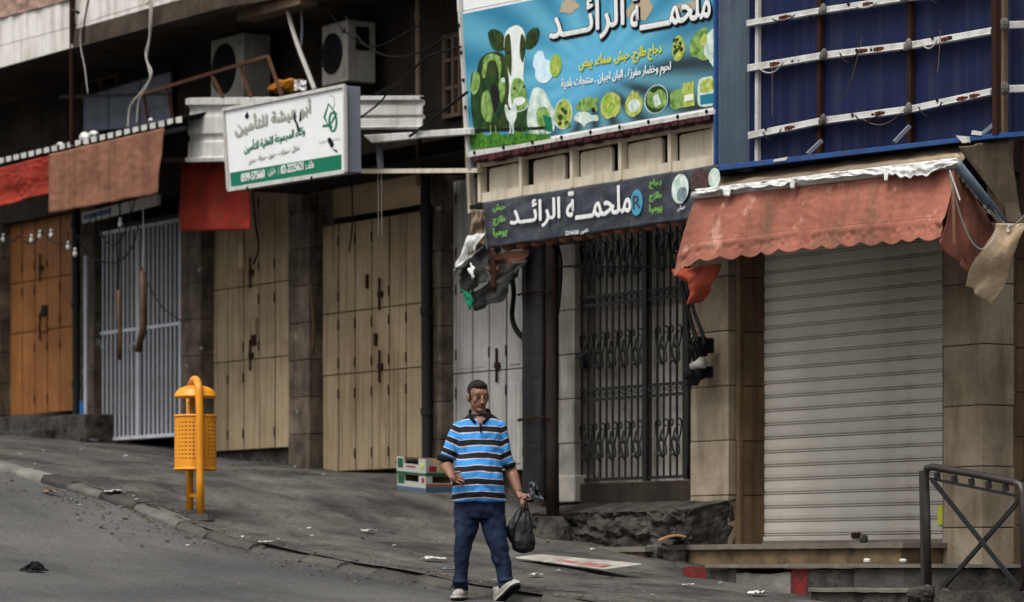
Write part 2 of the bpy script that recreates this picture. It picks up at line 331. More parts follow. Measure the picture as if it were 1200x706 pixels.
def glyphs(s):
    c = bpy.data.curves.new('t', 'FONT'); c.body = s; c.resolution_u = 3
    o = bpy.data.objects.new('t', c); COL.objects.link(o); bpy.context.view_layer.update()
    e = o.evaluated_get(bpy.context.evaluated_depsgraph_get()); m = e.to_mesh()
    vs = [tuple(v.co) for v in m.vertices]; fs = [tuple(p.vertices) for p in m.polygons]
    e.to_mesh_clear(); bpy.data.objects.remove(o); bpy.data.curves.remove(c); return vs, fs
def text(parent, s, a, b, h, v, mt, bold=0., arabic=True, name='lettering', shear=0., pf=P, label=None, steps=3):
    # s between pixel points a (bottom left) and b (bottom right), h pixels tall, on the plane v
    vs, fs = glyphs(shape(s) if arabic else s)
    x0 = min(p[0] for p in vs); x1 = max(p[0] for p in vs); y0 = min(p[1] for p in vs); y1 = max(p[1] for p in vs)
    m = B(); n = 0
    offs = [(0, 0)]
    if bold: offs += [(bold*math.cos(k*PI/3+.3), bold*math.sin(k*PI/3+.3)) for k in range(6)]
    for ox, oy in offs:
        q = []
        for p in vs:
            t = (p[0]-x0)/(x1-x0); g = (p[1]-y0)/(y1-y0)
            x = a[0]+(b[0]-a[0])*t + shear*g*h + ox; y = a[1]+(b[1]-a[1])*t - g*h + oy
            q.append(pf(x, y, v+n*.0004))
        m.add(q, fs); n += 1
    o = m.build(name, mt, parent)
    if label: o['label'] = label
    return o
# ================================================================ GROUND
VC = 4.55
def prof(px, v):
    return sorted((P(x, y, v)[0], P(x, y, v)[2]) for x, y in px)
FB = prof([(-150, 505), (50, 513), (115, 518), (213, 530), (300, 545), (378, 552), (495, 557), (600, 590), (640, 612), (720, 636), (810, 655), (1000, 685), (1100, 700), (1250, 722)], 0)
CB = prof([(-200, 505), (-60, 528), (0, 543), (90, 566), (170, 590), (250, 625), (340, 645), (420, 660), (480, 669), (530, 682), (581, 688), (639, 697), (800, 722)], VC)
def interp(t, u):
    if u <= t[0][0]: return t[0][1] + .05*(t[0][0]-u)*(1 if t[0][0]-u < 20 else 20/(t[0][0]-u))
    if u >= t[-1][0]: return max(-1.75, t[-1][1] - .10*(u-t[-1][0]))
    for (a, za), (b, zb) in zip(t, t[1:]):
        if a <= u <= b:
            return za + (zb-za)*(u-a)/(b-a)
def sm(t, u): return sum(interp(t, u+d) for d in (-.6, -.3, 0, .3, .6))/5
def gz(u, v):
    if v <= VC: 
        k = max(0, v)/VC; return sm(FB, u)*(1-k) + sm(CB, u)*k + .03*nz(u, v, 3, .9)*min(1, (VC-v)*2)
    return sm(CB, u) - .072 - .012*(v-VC) + .012*nz(u, v, 7, .35)
def gsheet(name, us, vs, m, dz=0, kind='structure', edge=0):
    b = B(); nu, nv = len(us)-1, len(vs)-1
    b.add([(u, -v, gz(u, v)+dz + .012*nz(u*3, v*3, 1)) for v in vs for u in us],
          [(j*(nu+1)+i, j*(nu+1)+i+1, (j+1)*(nu+1)+i+1, (j+1)*(nu+1)+i) for j in range(nv) for i in range(nu)])
    return tag(b.build(name, m, smooth=True), kind=kind)
def fr(a, b, n): return [a+(b-a)*i/n for i in range(n+1)]
gsheet('road', fr(-40, -24, 10)[:-1]+fr(-24, 6, 150)+fr(6, 90, 60)[1:], [VC-.12+.16]+fr(VC+.2, 9, 22)+fr(9, 60, 40)[1:], 'asphalt')
gsheet('pavement', fr(-40, -24, 10)[:-1]+fr(-24, 8, 200)+fr(8, 60, 30)[1:], [-1.5]+fr(-.8, VC-.02, 40), 'pavement')
# kerb: bedding with stones proud of it, worn and uneven
kb = B(); us = fr(-40, 30, 160)
for k in range(len(us)-1):
    a, c = us[k], us[k+1]
    q = [(a, -VC+.1, gz(a, VC-.05)-.4), (c, -VC+.1, gz(c, VC-.05)-.4), (c, -VC-.06, gz(c, VC-.05)-.4), (a, -VC-.06, gz(a, VC-.05)-.4)]
    t = [(p[0], p[1], p[2]+.31) for p in q]
    kb.add(q+t, [(0, 1, 2, 3), (7, 6, 5, 4), (0, 1, 5, 4), (1, 2, 6, 5), (2, 3, 7, 6), (3, 0, 4, 7)])
kerb = tag(kb.build('kerb', 'kerb_dark'), kind='structure')
u = U(-120, VC); ue = U(1000, VC)
while u < ue:
    ln = random.uniform(.55, .95); a, c = u, u+ln-.018; u += ln
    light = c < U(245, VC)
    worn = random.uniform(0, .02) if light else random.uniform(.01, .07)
    jj = random.uniform(-.012, .012); b = B(); n = 3; vv = []
    for i in range(n+1):
        x = a+(c-a)*i/n; g = gz(x, VC-.06)
        e = [random.uniform(-.012, .012) for _ in range(4)]
        vv += [(x, -VC+.10+jj, g-.12), (x, -VC+.10+jj, g+.008+e[0]*.5-worn*.4), (x, -VC-.055+jj+e[3], g+.004+e[1]*.8-worn), (x, -VC-.085+jj+e[2]-worn*.5, g-.030-worn), (x, -VC-.088+jj, g-.16)]
    fs = [(i*5+k, i*5+k+1, (i+1)*5+k+1, (i+1)*5+k) for i in range(n) for k in range(4)] + [(0, 1, 2, 3, 4), tuple(n*5+k for k in (4, 3, 2, 1, 0))]
    b.add(vv, fs)
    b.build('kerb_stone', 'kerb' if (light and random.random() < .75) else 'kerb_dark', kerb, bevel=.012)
# grit, leaves and small litter along the kerb
def scraps(name, n, fn, mats, smin, smax):
    b = B()
    for _ in range(n):
        u, v = fn(); s = random.uniform(smin, smax); g = gz(u, v)+.006; a = random.uniform(0, PI); k = random.randint(3, 5)
        pts = [(u+math.cos(a+2*PI*i/k)*s*random.uniform(.5, 1), -v+math.sin(a+2*PI*i/k)*s*random.uniform(.4, 1), g+random.uniform(0, s*.45)) for i in range(k)]
        pts2 = [(p[0]*1, p[1], p[2]+s*.15) for p in pts]; mi = random.randrange(len(mats))
        b.add(pts+pts2, [tuple(range(k)), tuple(range(2*k-1, k-1, -1))]+[(i, (i+1) % k, (i+1) % k+k, i+k) for i in range(k)], mi)
    return tag(b.build(name, mats), kind='stuff')
flat('debris_brown', (.16, .10, .06)); flat('debris_dark', (.035, .03, .026)); flat('debris_grey', (.24, .23, .21)); flat('debris_white', (.6, .6, .58)); flat('debris_green', (.16, .20, .06))
scraps('leaf_litter', 130, lambda: (lambda u: (u, VC+.12+abs(random.gauss(0, .4))))(random.triangular(U(-40, VC), U(330, VC), U(170, VC))), ['debris_brown', 'debris_dark', 'debris_grey', 'debris_brown', 'debris_green'], .01, .038)
scraps('kerb_grit', 800, lambda: (random.uniform(U(100, VC), U(900, VC)), VC+random.gauss(.02, .22)), ['debris_grey', 'debris_dark', 'debris_brown', 'debris_grey'], .005, .022)
scraps('paper_litter', 150, lambda: (random.uniform(U(-50, 2), U(1000, 4)), random.uniform(.3, VC+.5)), ['debris_white', 'debris_grey', 'debris_dark', 'debris_brown'], .008, .035)
scraps('street_grit', 2600, lambda: (random.uniform(U(-50, 2), U(1000, 4)), random.uniform(.1, 7.5)), ['debris_grey', 'debris_dark', 'debris_grey'], .004, .012)
def on_ground(x, y):                 # where the ray through a photo point meets the ground
    best = None
    for i in range(400):
        v = -.2 + i*.03; p = P(x, y, v); d = p[2]-gz(p[0], v)
        if d <= 0: continue
        best = v
    vs = [-.2+i*.02 for i in range(900)]; prev = None
    for v in reversed(vs):
        p = P(x, y, v); d = p[2]-gz(p[0], v)
        if prev is not None and (d <= 0) != (prev <= 0): return (p[0], v)
        prev = d
    return (P(x, y, 2)[0], 2)
def paper(x, y, sx, sy, label, m='paper', name='paper_scrap', cat='litter', grp='scraps of paper on the pavement'):
    sx *= .62; sy *= .62; u, v = on_ground(x, y); g = gz(u, v); b = B(); nn = 6
    b.grid(lambda a, c: (u+(a-.5)*sx + .01*nz(a*9, c*9, x), -v+(c-.5)*sy, g+.012+.35*min(sx, sy)*abs(nz(a*2.5+x, c*2.5, y))+.01), nn, nn)
    tag(b.build(name, m, solid=.003), label, cat, grp)
paper(432, 626, .16, .22, 'white paper scrap lying between bin and fruit crates, right of two')
paper(311, 640, .1, .2, 'small white paper scrap on pavement below right of yellow bin')
paper(530, 671, .16, .3, 'crumpled white wrapper lying beside the walking man\'s legs', 'bag_clear')
paper(508, 659, .2, .34, 'white paper lying on pavement left of the walking man')
paper(134, 580, .2, .3, 'white crushed wrapper against the kerb in the road litter')
paper(888, 699, .2, .22, 'crumpled white tissue below the stone steps')
paper(628, 677, .12, .16, 'cream paper scrap right of the walking man, below red and white board')
paper(806, 689, .10, .14, 'tiny white scrap below the red painted kerb')
paper(57, 580, .35, .12, 'flattened brown scrap lying in the road by the light kerb', 'cardboard')
paper(102, 519, .22, .4, 'white plastic bag lying at foot of the grey barred gate', 'bag_clear', 'plastic_bag', 'plastic bag', None)
# black rag on the road
u, v = on_ground(40, 671); g = gz(u, v); b = B()
b.grid(lambda a, c: (u+(a-.5)*.17+.05*nz(a*5, c*5), -v+(c-.5)*.19+.05*nz(a*4, c*4, 8), g+.012+.10*max(0, (1-abs(2*a-1)**2))*(1-abs(2*c-1)**2)*(.6+.6*abs(nz(a*4, c*4, 3)))), 10, 10)
tag(b.build('rag', 'black', solid=.004), 'crumpled black rag lying alone on the road', 'rag')
# ================================================================ BUILDINGS
TOPZ = 9.0
def uz(x, y, v=0): p = P(x, y, v); return p[0], p[2]
bl = thing('shop_building', 'dark old shop building with white tiled balcony and cream steel doors', 'building', (U(300), 0, sm(FB, U(300))))
br = thing('stone_building', 'stone faced shop building with black scroll gate and roller shutter', 'building', (U(900), 0, sm(FB, U(900))))
# --- masses of wall behind the openings
XS = 628
b = B(); b.box(U(-400), U(XS), .62, 4, -1, TOPZ)
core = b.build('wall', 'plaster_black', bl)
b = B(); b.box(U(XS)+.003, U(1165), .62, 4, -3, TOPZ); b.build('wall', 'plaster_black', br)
# upper wall, front face, from the door heads up
def upper(x0, x1, zl, zr, par, m, w0=.02, w1=.618):
    b = B(); a, c = U(x0), U(x1)
    b.ext([(a, w0, zl), (c, w0, zr), (c, w0, TOPZ-.01), (a, w0, TOPZ-.01)], (0, w1-w0, 0)); return b.build('upper_wall', m, par)
zt = Zp(300, 205)
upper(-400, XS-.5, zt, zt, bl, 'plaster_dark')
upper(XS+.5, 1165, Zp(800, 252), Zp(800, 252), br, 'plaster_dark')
def pillar(x0, x1, yt, yb, par, m='stone', v=0., depth=.6, hs=.42, jit=.006, name='pillar', xside=None, base=False):
    # x0..x1 front face measured on the photo; side depth goes into the wall
    a, c = U(x0, v), U(x1, v); z0, z1 = Zp((x0+x1)/2, yb, v), Zp((x0+x1)/2, yt, v)
    k = B(); k.box(a+.012, c-.012, -v+.012, -v+depth, z0, z1); core = k.build(name, 'mortar', par)
    z = z0; n = max(1, round((z1-z0)/hs)); h = (z1-z0)/n
    for i in range(n):
        j = random.uniform(-jit, jit); hh = h-.008
        s = B(); s.box(a-jit+random.uniform(0, jit), c+random.uniform(0, jit), -v+j, -v+depth-.02, z0+i*h+.004, z0+i*h+.004+hh)
        s.build('stone_block', m, core, bevel=.008, seg=2)
    return core
# left to right
pillar(-60, -1, 235, 490, bl, 'stone_old')
pillar(94, 110, 235, 518, bl, 'stone_old')
pillar(212, 235, 205, 545, bl, 'stone_old')
pillar(338, 362, 205, 553, bl, 'stone_old')
pillar(507, 516, 205, 560, bl, 'stone_old', depth=.5)
pillar(655, 673, 260, 572, br, 'stone_white', depth=.35)
pillar(809, 853, 262, 645, br, 'stone', depth=.22, hs=.55)
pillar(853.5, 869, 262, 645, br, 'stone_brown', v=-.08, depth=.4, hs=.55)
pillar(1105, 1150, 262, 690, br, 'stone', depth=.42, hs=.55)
b = B(); a, c = U(653), U(676); z = Zp(665, 583); b.box(a-.03, c+.03, -.05, .33, z-.05, z+.22); b.build('pillar_base', 'stone_white', br, bevel=.015, seg=2)
# carved edge on the brown pillar
for x in (858, ):
    b = B(); b.box(U(x), U(x)+.05, .045, .1, Zp(870, 640), Zp(870, 264)); b.build('moulding', 'stone_brown', br, bevel=.012, seg=2)
# wall right of the shutter, turned face on
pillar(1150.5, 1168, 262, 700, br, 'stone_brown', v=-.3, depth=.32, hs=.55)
# --- folding steel doors: leaf panels in a sheet
def steel_door(x0, x1, yb, ytl, ncol, rows, par, m, md, v=-.17, lead=0):
    a, c = U(x0, v), U(x1, v); z0 = Zp((x0+x1)/2, yb, v); z1 = Zp((x0+x1)/2, ytl, v)
    k = B(); k.box(a, c, -v+.02, -v+.05, z0, z1)
    d = k.build('steel_door', md, par)
    zs = [z0]+[Zp(x0+2, r, v) for r in rows]+[z1]; wd = (c-a)/ncol
    for j in range(len(zs)-1):
        for i in range(ncol):
            g = .012 if i % 2 else .018
            s = B(); s.box(a+i*wd+g, a+(i+1)*wd-.012, -v-.004+random.uniform(-.004, .004), -v+.019, zs[j]+.006, zs[j+1]-.006)
            s.build('door_panel', m, d, bevel=.006, seg=2)
    for j in range(len(zs)-1):
        for i in range(1, ncol):
            for zz in (.18, .8):
                z = zs[j]+(zs[j+1]-zs[j])*zz
                if random.random() < .75:
                    h = B(); h.box(a+i*wd-.004, a+i*wd+.009, -v-.018, -v-.003, z-.055, z+.055); h.build('hinge', 'rust', d)
    xl = a+wd*(ncol//2 + .55)
    for zz in (zs[1]+.05, zs[-2]+.15):
        h = B(); h.bar((xl, -v-.03, zz-.18), (xl, -v-.03, zz+.18), .02, .02); h.box(xl-.04, xl+.05, -v-.035, -v-.004, zz-.03, zz+.03); h.build('bolt', 'rust', d)
    return d
steel_door(12, 86, 485, 235, 5, [392, 333], bl, 'steel_orange', 'steel_orange_dark')
steel_door(250, 341, 527, 215, 5, [426, 341], bl, 'steel_cream', 'steel_cream_dark')
steel_door(378, 497, 551, 256, 6, [441, 369], bl, 'steel_cream', 'steel_cream_dark')
d3 = steel_door(516, 634, 553, 205, 6, [440, 318], bl, 'steel_white', 'steel_grey_dark')
for i in range(6):                   # raised inner panels on the grey white door
    a, c = U(516, -.17), U(634, -.17); wd = (c-a)/6
    for r0, r1 in ((545, 452), (430, 330)):
        s = B(); s.box(a+i*wd+.06, a+(i+1)*wd-.055, .158, .174, Zp(575, r0, -.17), Zp(575, r1, -.17)); s.build('raised_panel', 'steel_white', d3, bevel=.005)
# transom over the second cream door, thresholds under the doors
b = B(); b.box(U(378, -.3), U(497, -.3), .31, .45, Zp(430, 250, -.3), Zp(430, 212, -.3)); b.build('transom', 'steel_cream_dark', bl)
b = B(); b.box(U(250, -.3), U(341, -.3), .24, .61, Zp(300, 552, -.3), Zp(300, 527.6, -.3)); b.build('threshold', 'rubble', bl, bevel=.02)
b = B(); b.box(U(378, -.3), U(634, -.3), .28, .61, Zp(300, 620, -.3)-.6, Zp(430, 551.6, -.3)); b.build('threshold', 'rubble', bl, bevel=.02)
for x, y, sx_, sy_, m_ in ((297, 383, .07, .10, 'steel_cream'), (297, 399, .05, .06, 'rust'), (283, 300, .05, .16, 'cloth_pale'), (440, 398, .025, .07, 'rust'), (430, 330, .02, .08, 'rust'), (52, 364, .08, .07, 'black'), (52, 382, .07, .08, 'steel_orange')):
    p = P(x, y, -.15); s = B(); s.box(p.x-sx_, p.x+sx_, .135, .166, p.z-sy_, p.z+sy_); s.build('lock_plate', m_, bl, bevel=.006)
# stone steps under the orange door
st = thing('stone_steps', 'two low dark stone steps under the orange steel door', 'steps', P(50, 517, .3))
b = B(); b.box(U(48, .3), U(100, .3), -.3, .35, Zp(75, 525, .3), Zp(75, 487, .3)); b.build('step', 'rubble', st, bevel=.02, seg=2)
b = B(); b.box(U(-60, .45), U(48, .45)+.1, -.45, -.303, Zp(20, 530, .45), Zp(20, 505, .45)); b.build('step', 'rubble', st, bevel=.02, seg=2)
b = B(); b.box(U(-60, .3), U(48, .3)-.005, -.3, .35, Zp(20, 530, .3), Zp(20, 487, .3)); b.build('step', 'rubble', st, bevel=.02, seg=2)
# --- grey barred double gate
v = -.1; a, c = U(108, v), U(213, v); z0 = Zp(110, 518, v); z1 = Zp(110, 274, v)
k = B(); k.box(a, c, .28, .30, z0, z1+.1); gate = k.build('barred_gate', 'steel_grey_dark', bl)
mid = U(163, v)
fr_ = B()
for x in (a, mid-.025, c-.04): fr_.box(x, x+.045, -v-.02, -v+.02, z0, z1)
for z in (z0, z1-.04, Zp(110, 394, v)): fr_.box(a+.046, mid-.026, -v-.018, -v+.018, z, z+.04); fr_.box(mid+.021, c-.041, -v-.018, -v+.018, z, z+.04)
fr_.build('gate_frame', 'gate_white', gate)
s = B(); s.box(a+.07, a+.095, -v-.01, -v+.01, z0+.03, z1-.03); bar = s.build('gate_bar', 'gate_white', gate)
n = 20; step = (c-a-.14)/n
for i in range(1, n+1):
    x = a+.07+i*step
    if abs(x-mid) > .05: pcopy(bar, (i*step, 0, 0))
s = B(); zz = Zp(160, 408, v); s.tube([(mid-.12, -v-.04, zz-.04), (mid-.12, -v-.06, zz+.03), (mid-.06, -v-.06, zz+.05), (mid-.02, -v-.03, zz+.05)], .014); s.build('gate_handle', 'gate_white', gate)
# --- black scroll gate
v = -.08; a, c = U(675, v), U(808, v); z0 = Zp(676, 567, v); z1 = Zp(676, 255, v)+.5
k = B(); k.box(U(674, -.25), U(812, -.25)+.2, .25, .27, z0-.1, z1)
bk = k.build('scroll_gate', 'steel_grey_dark', br)
wd = (U(812, -.25)-U(674, -.25))/9
for i in range(10):
    s = B(); s.box(U(674, -.25)+i*wd+.01, U(674, -.25)+(i+1)*wd-.01, .228, .249, z0-.05, z1-.02); s.build('door_panel', 'shutter', bk, bevel=.006)
fr_ = B(); px = [a, U(755, v), c-.06]
for x in px: fr_.box(x, x+.075, -v-.03, -v+.03, z0, z1)
cross = [Zp(676, y, v) for y in (565, 472, 460, 362, 352)]
for z in cross+[z1-.04]:
    for q0, q1 in ((px[0]+.076, px[1]-.001), (px[1]+.076, px[2]-.001)): fr_.box(q0, q1, -v-.012, -v+.012, z, z+.03)
fr_.build('gate_frame', 'gate_black', bk)
n = 17; step = (c-a-.1)/n
s = B(); s.box(a+.10, a+.118, -v-.008, -v+.008, z0+.03, z1-.03); bar = s.build('gate_bar', 'gate_black', bk)
for i in range(1, n):
    pcopy(bar, (i*step, 0, 0))
def scroll(b, cx, z, s, fl, vv):
    s *= 1.45      # a C scroll: stem curling at its end
    for sg in (-1, 1):
        pts = []
        for t in range(14):
            th = t/13*PI*1.6; r = .035*s*(1-.55*t/13)
            pts.append((cx+sg*(.045*s-0+math.cos(th)*r-.0), vv, z+fl*(math.sin(th)*r)))
        stem = [(cx, vv, z-fl*.24*s), (cx+sg*.03*s, vv, z-fl*.16*s), (cx+sg*.07*s, vv, z-fl*.07*s)]
        b.tube(stem+pts, .0095, 5)
s = B(); cz = Zp(676, 520, v)
scroll(s, a+.10+step*1, cz+.15, .95, 1, -v-.015); scroll(s, a+.10+step*1, cz-.13, .65, -1, -v-.015); s.ell((a+.10+step, -v-.015, cz+.0), (.022, .015, .03), 6)
orn = s.build('scroll_ornament', 'gate_black', bk)
for (iy, y) in enumerate((520, 415, 310)):
    dz = Zp(676, y, v)-cz
    for i in range(0, 8):
        if iy == 0 and i == 0: continue
        if abs((a+.10+step*(1+2*i))-px[1]-.04) < .08: continue
        pcopy(orn, (i*2*step, 0, dz))
for zz in (Zp(676, 466, v), Zp(676, 357, v)):   # row of small rings between the double rails
    s = B()
    for i in range(26):
        x = a+.1+i*(c-a-.16)/26
        s.tube([(x+.022*math.cos(t*PI/4), -v-.012, zz+.02+.022*math.sin(t*PI/4)) for t in range(9)], .006, 4)
    s.build('ring_band', 'gate_black', bk)
s = B(); zz = Zp(680, 418, v); s.bar((a-.12, -v-.05, zz), (a+.25, -v-.05, zz), .03, .02); s.build('gate_bolt', 'gate_black', bk)
s = B(); s.box(a+.2, a+.26, -v-.09, -v-.04, zz-.13, zz-.04); s.tube([(a+.21, -v-.065, zz-.05), (a+.21, -v-.065, zz), (a+.25, -v-.065, zz), (a+.25, -v-.065, zz-.05)], .008); s.build('padlock', 'pipe_dark', bk, bevel=.006)
b = B(); b.box(U(676, -.05), U(808, -.05)+.1, .02, .6, Zp(740, 590), Zp(676, 567, v)-.006); b.build('threshold', 'plaster_dark', br, bevel=.01)
# --- roller shutter
v = -.34; a, c = U(892, v), U(1106, v)+.02; z0 = Zp(893, 635, v)
k = B(); k.box(a, c, .39, .42, z0, z0+3.6); sh = k.build('roller_shutter', 'shutter_gap', br)
H = .1307; s = B(); n = 8
pr = [(0, .372), (.001, .371), (.008, .371), (.009, .348), (.020, .348), (.021, .371), (.029, .371), (.030, .350), (H*.5, .346), (H-.001, .351), (H-.001, .372)]
vs = [(x, y, z0+.05+z) for x in (a+.01, c-.01) for z, y in pr]; m_ = len(pr)
s.add(vs, [(i, i+1, i+1+m_, i+m_) for i in range(m_-1)] + [tuple(range(m_-1, -1, -1)), tuple(range(m_, 2*m_))])
slat = s.build('slat', 'shutter', sh)
for i in range(1, 26): pcopy(slat, (random.uniform(-.003, .003), random.uniform(-.0015, .0015), i*H))
s = B(); s.box(a+.01, c-.01, .335, .375, z0, z0+.048); s.build('bottom_rail', 'shutter', sh, bevel=.006)
for x in (a-.03, c-.02): s = B(); s.box(x, x+.045, .325, .385, z0, z0+3.6); s.build('guide_rail', 'steel_grey_dark', sh)
s = B(); s.box(c-.09, c-.02, .326, .333, z0+.13, z0+.30); s.build('sticker', 'print_yellow', sh)
s = B(); x = (a+c)/2+.1; s.box(x-.05, x+.05, .315, .345, z0+.02, z0+.07); s.build('shutter_lock', 'rust', sh)
# ================================================================ STEPS AND PLATFORMS, RIGHT
# rough concrete platform under the scroll gate
pf = B(); x0, x1, vf = 622, 812, .42
def plat(aa, cc):
    ua, uc = U(x0, vf), U(x1, vf); u = ua+(uc-ua)*aa
    zt = Zp(720, 582, -.1); gb = gz(u, vf)-.15
    if cc < .30: z = zt - .16 + .0*cc; w_ = .3 - (cc/.30)*(.3+vf); z = zt - .17*(cc/.30) 
    else:
        t = (cc-.30)/.70; z = (zt-.17)*(1-t) + gb*t; w_ = -vf - .10*t
    r = .062 if cc > .30 else .012
    return (u + r*.6*nz(u*4, cc*8, 2), w_ + r*1.6*nz(u*3.2, cc*7, 5) + r*.9*nz(u*9, cc*19, 8), z + r*.8*nz(u*5, cc*8, 9) + r*.5*nz(u*21, cc*31, 4))
pf.grid(plat, 90, 40)
ua, uc = U(x0, vf), U(x1, vf)
pf2 = B(); pf2.box(ua+.05, uc-.04, -vf+.12, .3, sm(FB, U(800))-.3, Zp(720, 590, .1)-.22)
pl = thing('concrete_platform', 'rough broken concrete platform below the black scroll gate', 'platform', ((ua+uc)/2, 0, gz((ua+uc)/2, 0)))
pf.build('rough_facing', 'rubble', pl, smooth=False); pf2.build('core', 'rubble', pl)
e = B(); e.grid(lambda s, t: (uc-.02+.03*nz(s*6, t*9, 3), -vf-.08+(.42+vf)*s, (gz(uc, 0)-.3)*(1-t)+(Zp(720, 582, -.1)-.005-.17*(1-s))*t+.02*nz(s*7, t*7)), 14, 20); e.build('end_face', 'rubble', pl, solid=.01)
# steps in front of the shutter
sp = thing('shop_steps', 'long worn stone steps with red painted edges in front of roller shutter', 'steps', (U(900, .6), -.6, gz(U(900, .6), .6)))
def roughbox(u0, u1, w0, w1, z0, z1, r):
    bm = B(); nu = max(2, int((u1-u0)/.06)); nw = 6; nq = 4
    def jit(p):
        e = 1.6 if p[2] > z1-.002 and p[1] < min(w0, w1)+.002 else 1
        return (p[0]+r*.5*nz(p[0]*9, p[2]*9, p[1]*5), p[1]+r*e*(nz(p[0]*7, p[2]*11, 3)+abs(nz(p[0]*3, p[2]*3, 8))), p[2]+r*e*(nz(p[0]*6, p[1]*8, 5)-abs(nz(p[0]*13, p[1]*4, 9))*.8))
    wa, wb_ = min(w0, w1), max(w0, w1)
    bm.grid(lambda a, c: jit((u0+(u1-u0)*a, wa, z0+(z1-z0)*c)), nu, nq)
    bm.grid(lambda a, c: jit((u0+(u1-u0)*a, wa+(wb_-wa)*c, z1)), nu, nw)
    for u in (u0, u1): bm.grid(lambda a, c: jit((u, wa+(wb_-wa)*a, z0+(z1-z0)*c)), nw, nq)
    return bm
def stepbox(x0, x1, y0, y1, v0, v1, m, name='step', xr=None, bev=.012):
    return roughbox(U(x0, v0), U(x1, v0), -v0, -v1, Zp((x0+x1)/2, y1, v0), Zp((x0+x1)/2, y0, v0), .004 if bev < .015 else .014).build(name, m, sp, bevel=.004)
stepbox(757, 1058, 637.5, 643.5, .50, -.32, 'step_top', 'tread')
stepbox(760, 1056, 643.8, 690, .46, -.3, 'step_brown', 'riser')
b = B(); b.box(U(893), U(1108), .0, .36, Zp(1000, 637, .5)-.02, Zp(893, 635.5, -.34)); b.build('sill', 'step_top', sp)
for x0, x1 in ((660, 706), (706.5, 756)):
    stepbox(x0, x1, 641, 647, .62, -.1, 'step_top', 'tread'); stepbox(x0+1, x1-1, 647.3, 700, .58, -.1, 'step_brown', 'riser')
xs = [826, 868, 925, 975, 1030, 1090, 1150, 1215, 1290]
for i in range(len(xs)-1):
    stepbox(xs[i]+.4, xs[i+1]-.4, 661.5+random.uniform(-.6, .6), 665.5, 1.5, .52, 'step_top', 'tread')
vals = [(800, 827, 665, 'kerb_red'), (827.5, 862, 667, 'rubble'), (862.5, 926, 672, 'kerb'), (926.5, 946, 667, 'kerb_red'), (946.5, 1000, 667, 'rubble'), (1000.5, 1060, 666.2, 'kerb_dark'), (1060.5, 1130, 666.2, 'kerb_dark'), (1130.5, 1205, 666.2, 'rubble'), (1205.5, 1290, 666.2, 'kerb_dark')]
for x0, x1, y0, m in vals: stepbox(x0, x1, y0, 740, 1.46, .6, m, 'riser_block', bev=.02)
stepbox(710, 799.5, 666.5, 725, 1.3, .7, 'kerb_dark', 'riser_block', bev=.03)
stepbox(947, 1066, 689.5, 694, 1.95, 1.47, 'step_top', 'tread'); stepbox(950, 1064, 694.2, 740, 1.92, 1.47, 'rubble', 'riser')
stepbox(1066.5, 1290, 693, 740, 1.9, 1.47, 'rubble', 'riser')
# ================================================================ BALCONY, TOP LEFT
VB = 1.5
# parapet: polygons of the front face, tile by tile
b = B(); pa = [(-140, 117), (84.5, 55), (84.5, -60), (-140, -60)]
b.slab([(-140, 118), (84.5, 56.5), (84.5, -60), (-140, -60)], VB-.012, .12)
par = b.build('balcony_parapet', 'mortar', bl)
b = B(); b.slab([(88, 56), (262, 8.5), (262, -60), (88, -60)], VB-.062, .12); par2 = b.build('balcony_parapet', 'mortar', bl)
def tiles(xs, f0, f1, rows, v, pr):
    # rows: fraction lines between the bottom line f0(x) and the joint f1(x)
    for i in range(len(xs)-1):
        xa, xb = xs[i]+.25, xs[i+1]-.25
        for (lo, hi) in rows:
            q = [(xa, lo(xa)-.3), (xb, lo(xb)-.3), (xb, hi(xb)+.3), (xa, hi(xa)+.3)]
            s = B(); s.slab(q, v+random.uniform(-.002, .002), .03); s.build('tile', 'tile', pr, bevel=.003)
l0 = lambda x: 80-(x/84.)*23.5; l1 = lambda x: 54-(x/84.)*22; l2 = lambda x: 22-(x/84.)*22
tiles([-90, -55, -22, 12, 24, 49, 66, 84], l0, l1, [(l0, l1)], VB, par)
tiles([-90, -55, -22, 14, 48, 84], l1, l2, [(l1, l2)], VB, par)
m0 = lambda x: 55.5-(x-88)*.272; m1 = lambda x: 30-(x-88)*.30; m2 = lambda x: m1(x)-34
tiles([88, 99, 114, 135, 152, 170, 187, 204, 222, 240, 261.5], m0, m1, [(m0, m1)], VB-.05, par2)
tiles([88, 105, 124, 146, 168, 190, 214, 238, 261.5], m1, m2, [(m1, m2)], VB-.05, par2)
m3 = lambda x: m2(x)-30
tiles([88, 120, 150, 180, 210, 240, 261.5], m2, m3, [(m2, m3)], VB-.05, par2)
# rough pink render over the left parapet, with its stone cap
b = B()
def pink(s, t):
    x = -90+174*s; y0 = l2(x)-.5; y = y0-60*t; p = P(x, y, VB+.02); p[1] += .03*nz(p[0]*7, p[2]*7)+.015*nz(p[0]*17, p[2]*17); return p
b.grid(pink, 60, 24); b.build('rough_render', 'plaster_pink', par, smooth=True)
# slab, soffit
zs = Zp(150, 38.6, VB-.06)
b = B(); b.ext([P(-140, 118, VB-.02), P(262, 8.7, VB-.02), P(300, 3, VB-.25), (U(372, 1.1), -1.1, zs+.0), (U(840, .45), -.45, zs), (U(840, 0), .65, zs), (U(-200, 0), .65, zs)], (0, 0, .22)); b.build('balcony_slab', 'soffit', bl)  # carried on unseen past the corner to keep the recess below dark
b = B(); b.ext([P(262.4, 9, VB-.06), P(300, 3, VB-.3), P(300, -50, VB-.3), P(262.4, -50, VB-.06)], (0, .1, 0)); b.build('balcony_corner', 'plaster_pink', bl)
b = B(); b.box(U(270, 1.2), U(372, .9), -1.12, -.9, zs-.002-.10, zs-.002); b.build('soffit_beam', 'pipe_tan', bl)
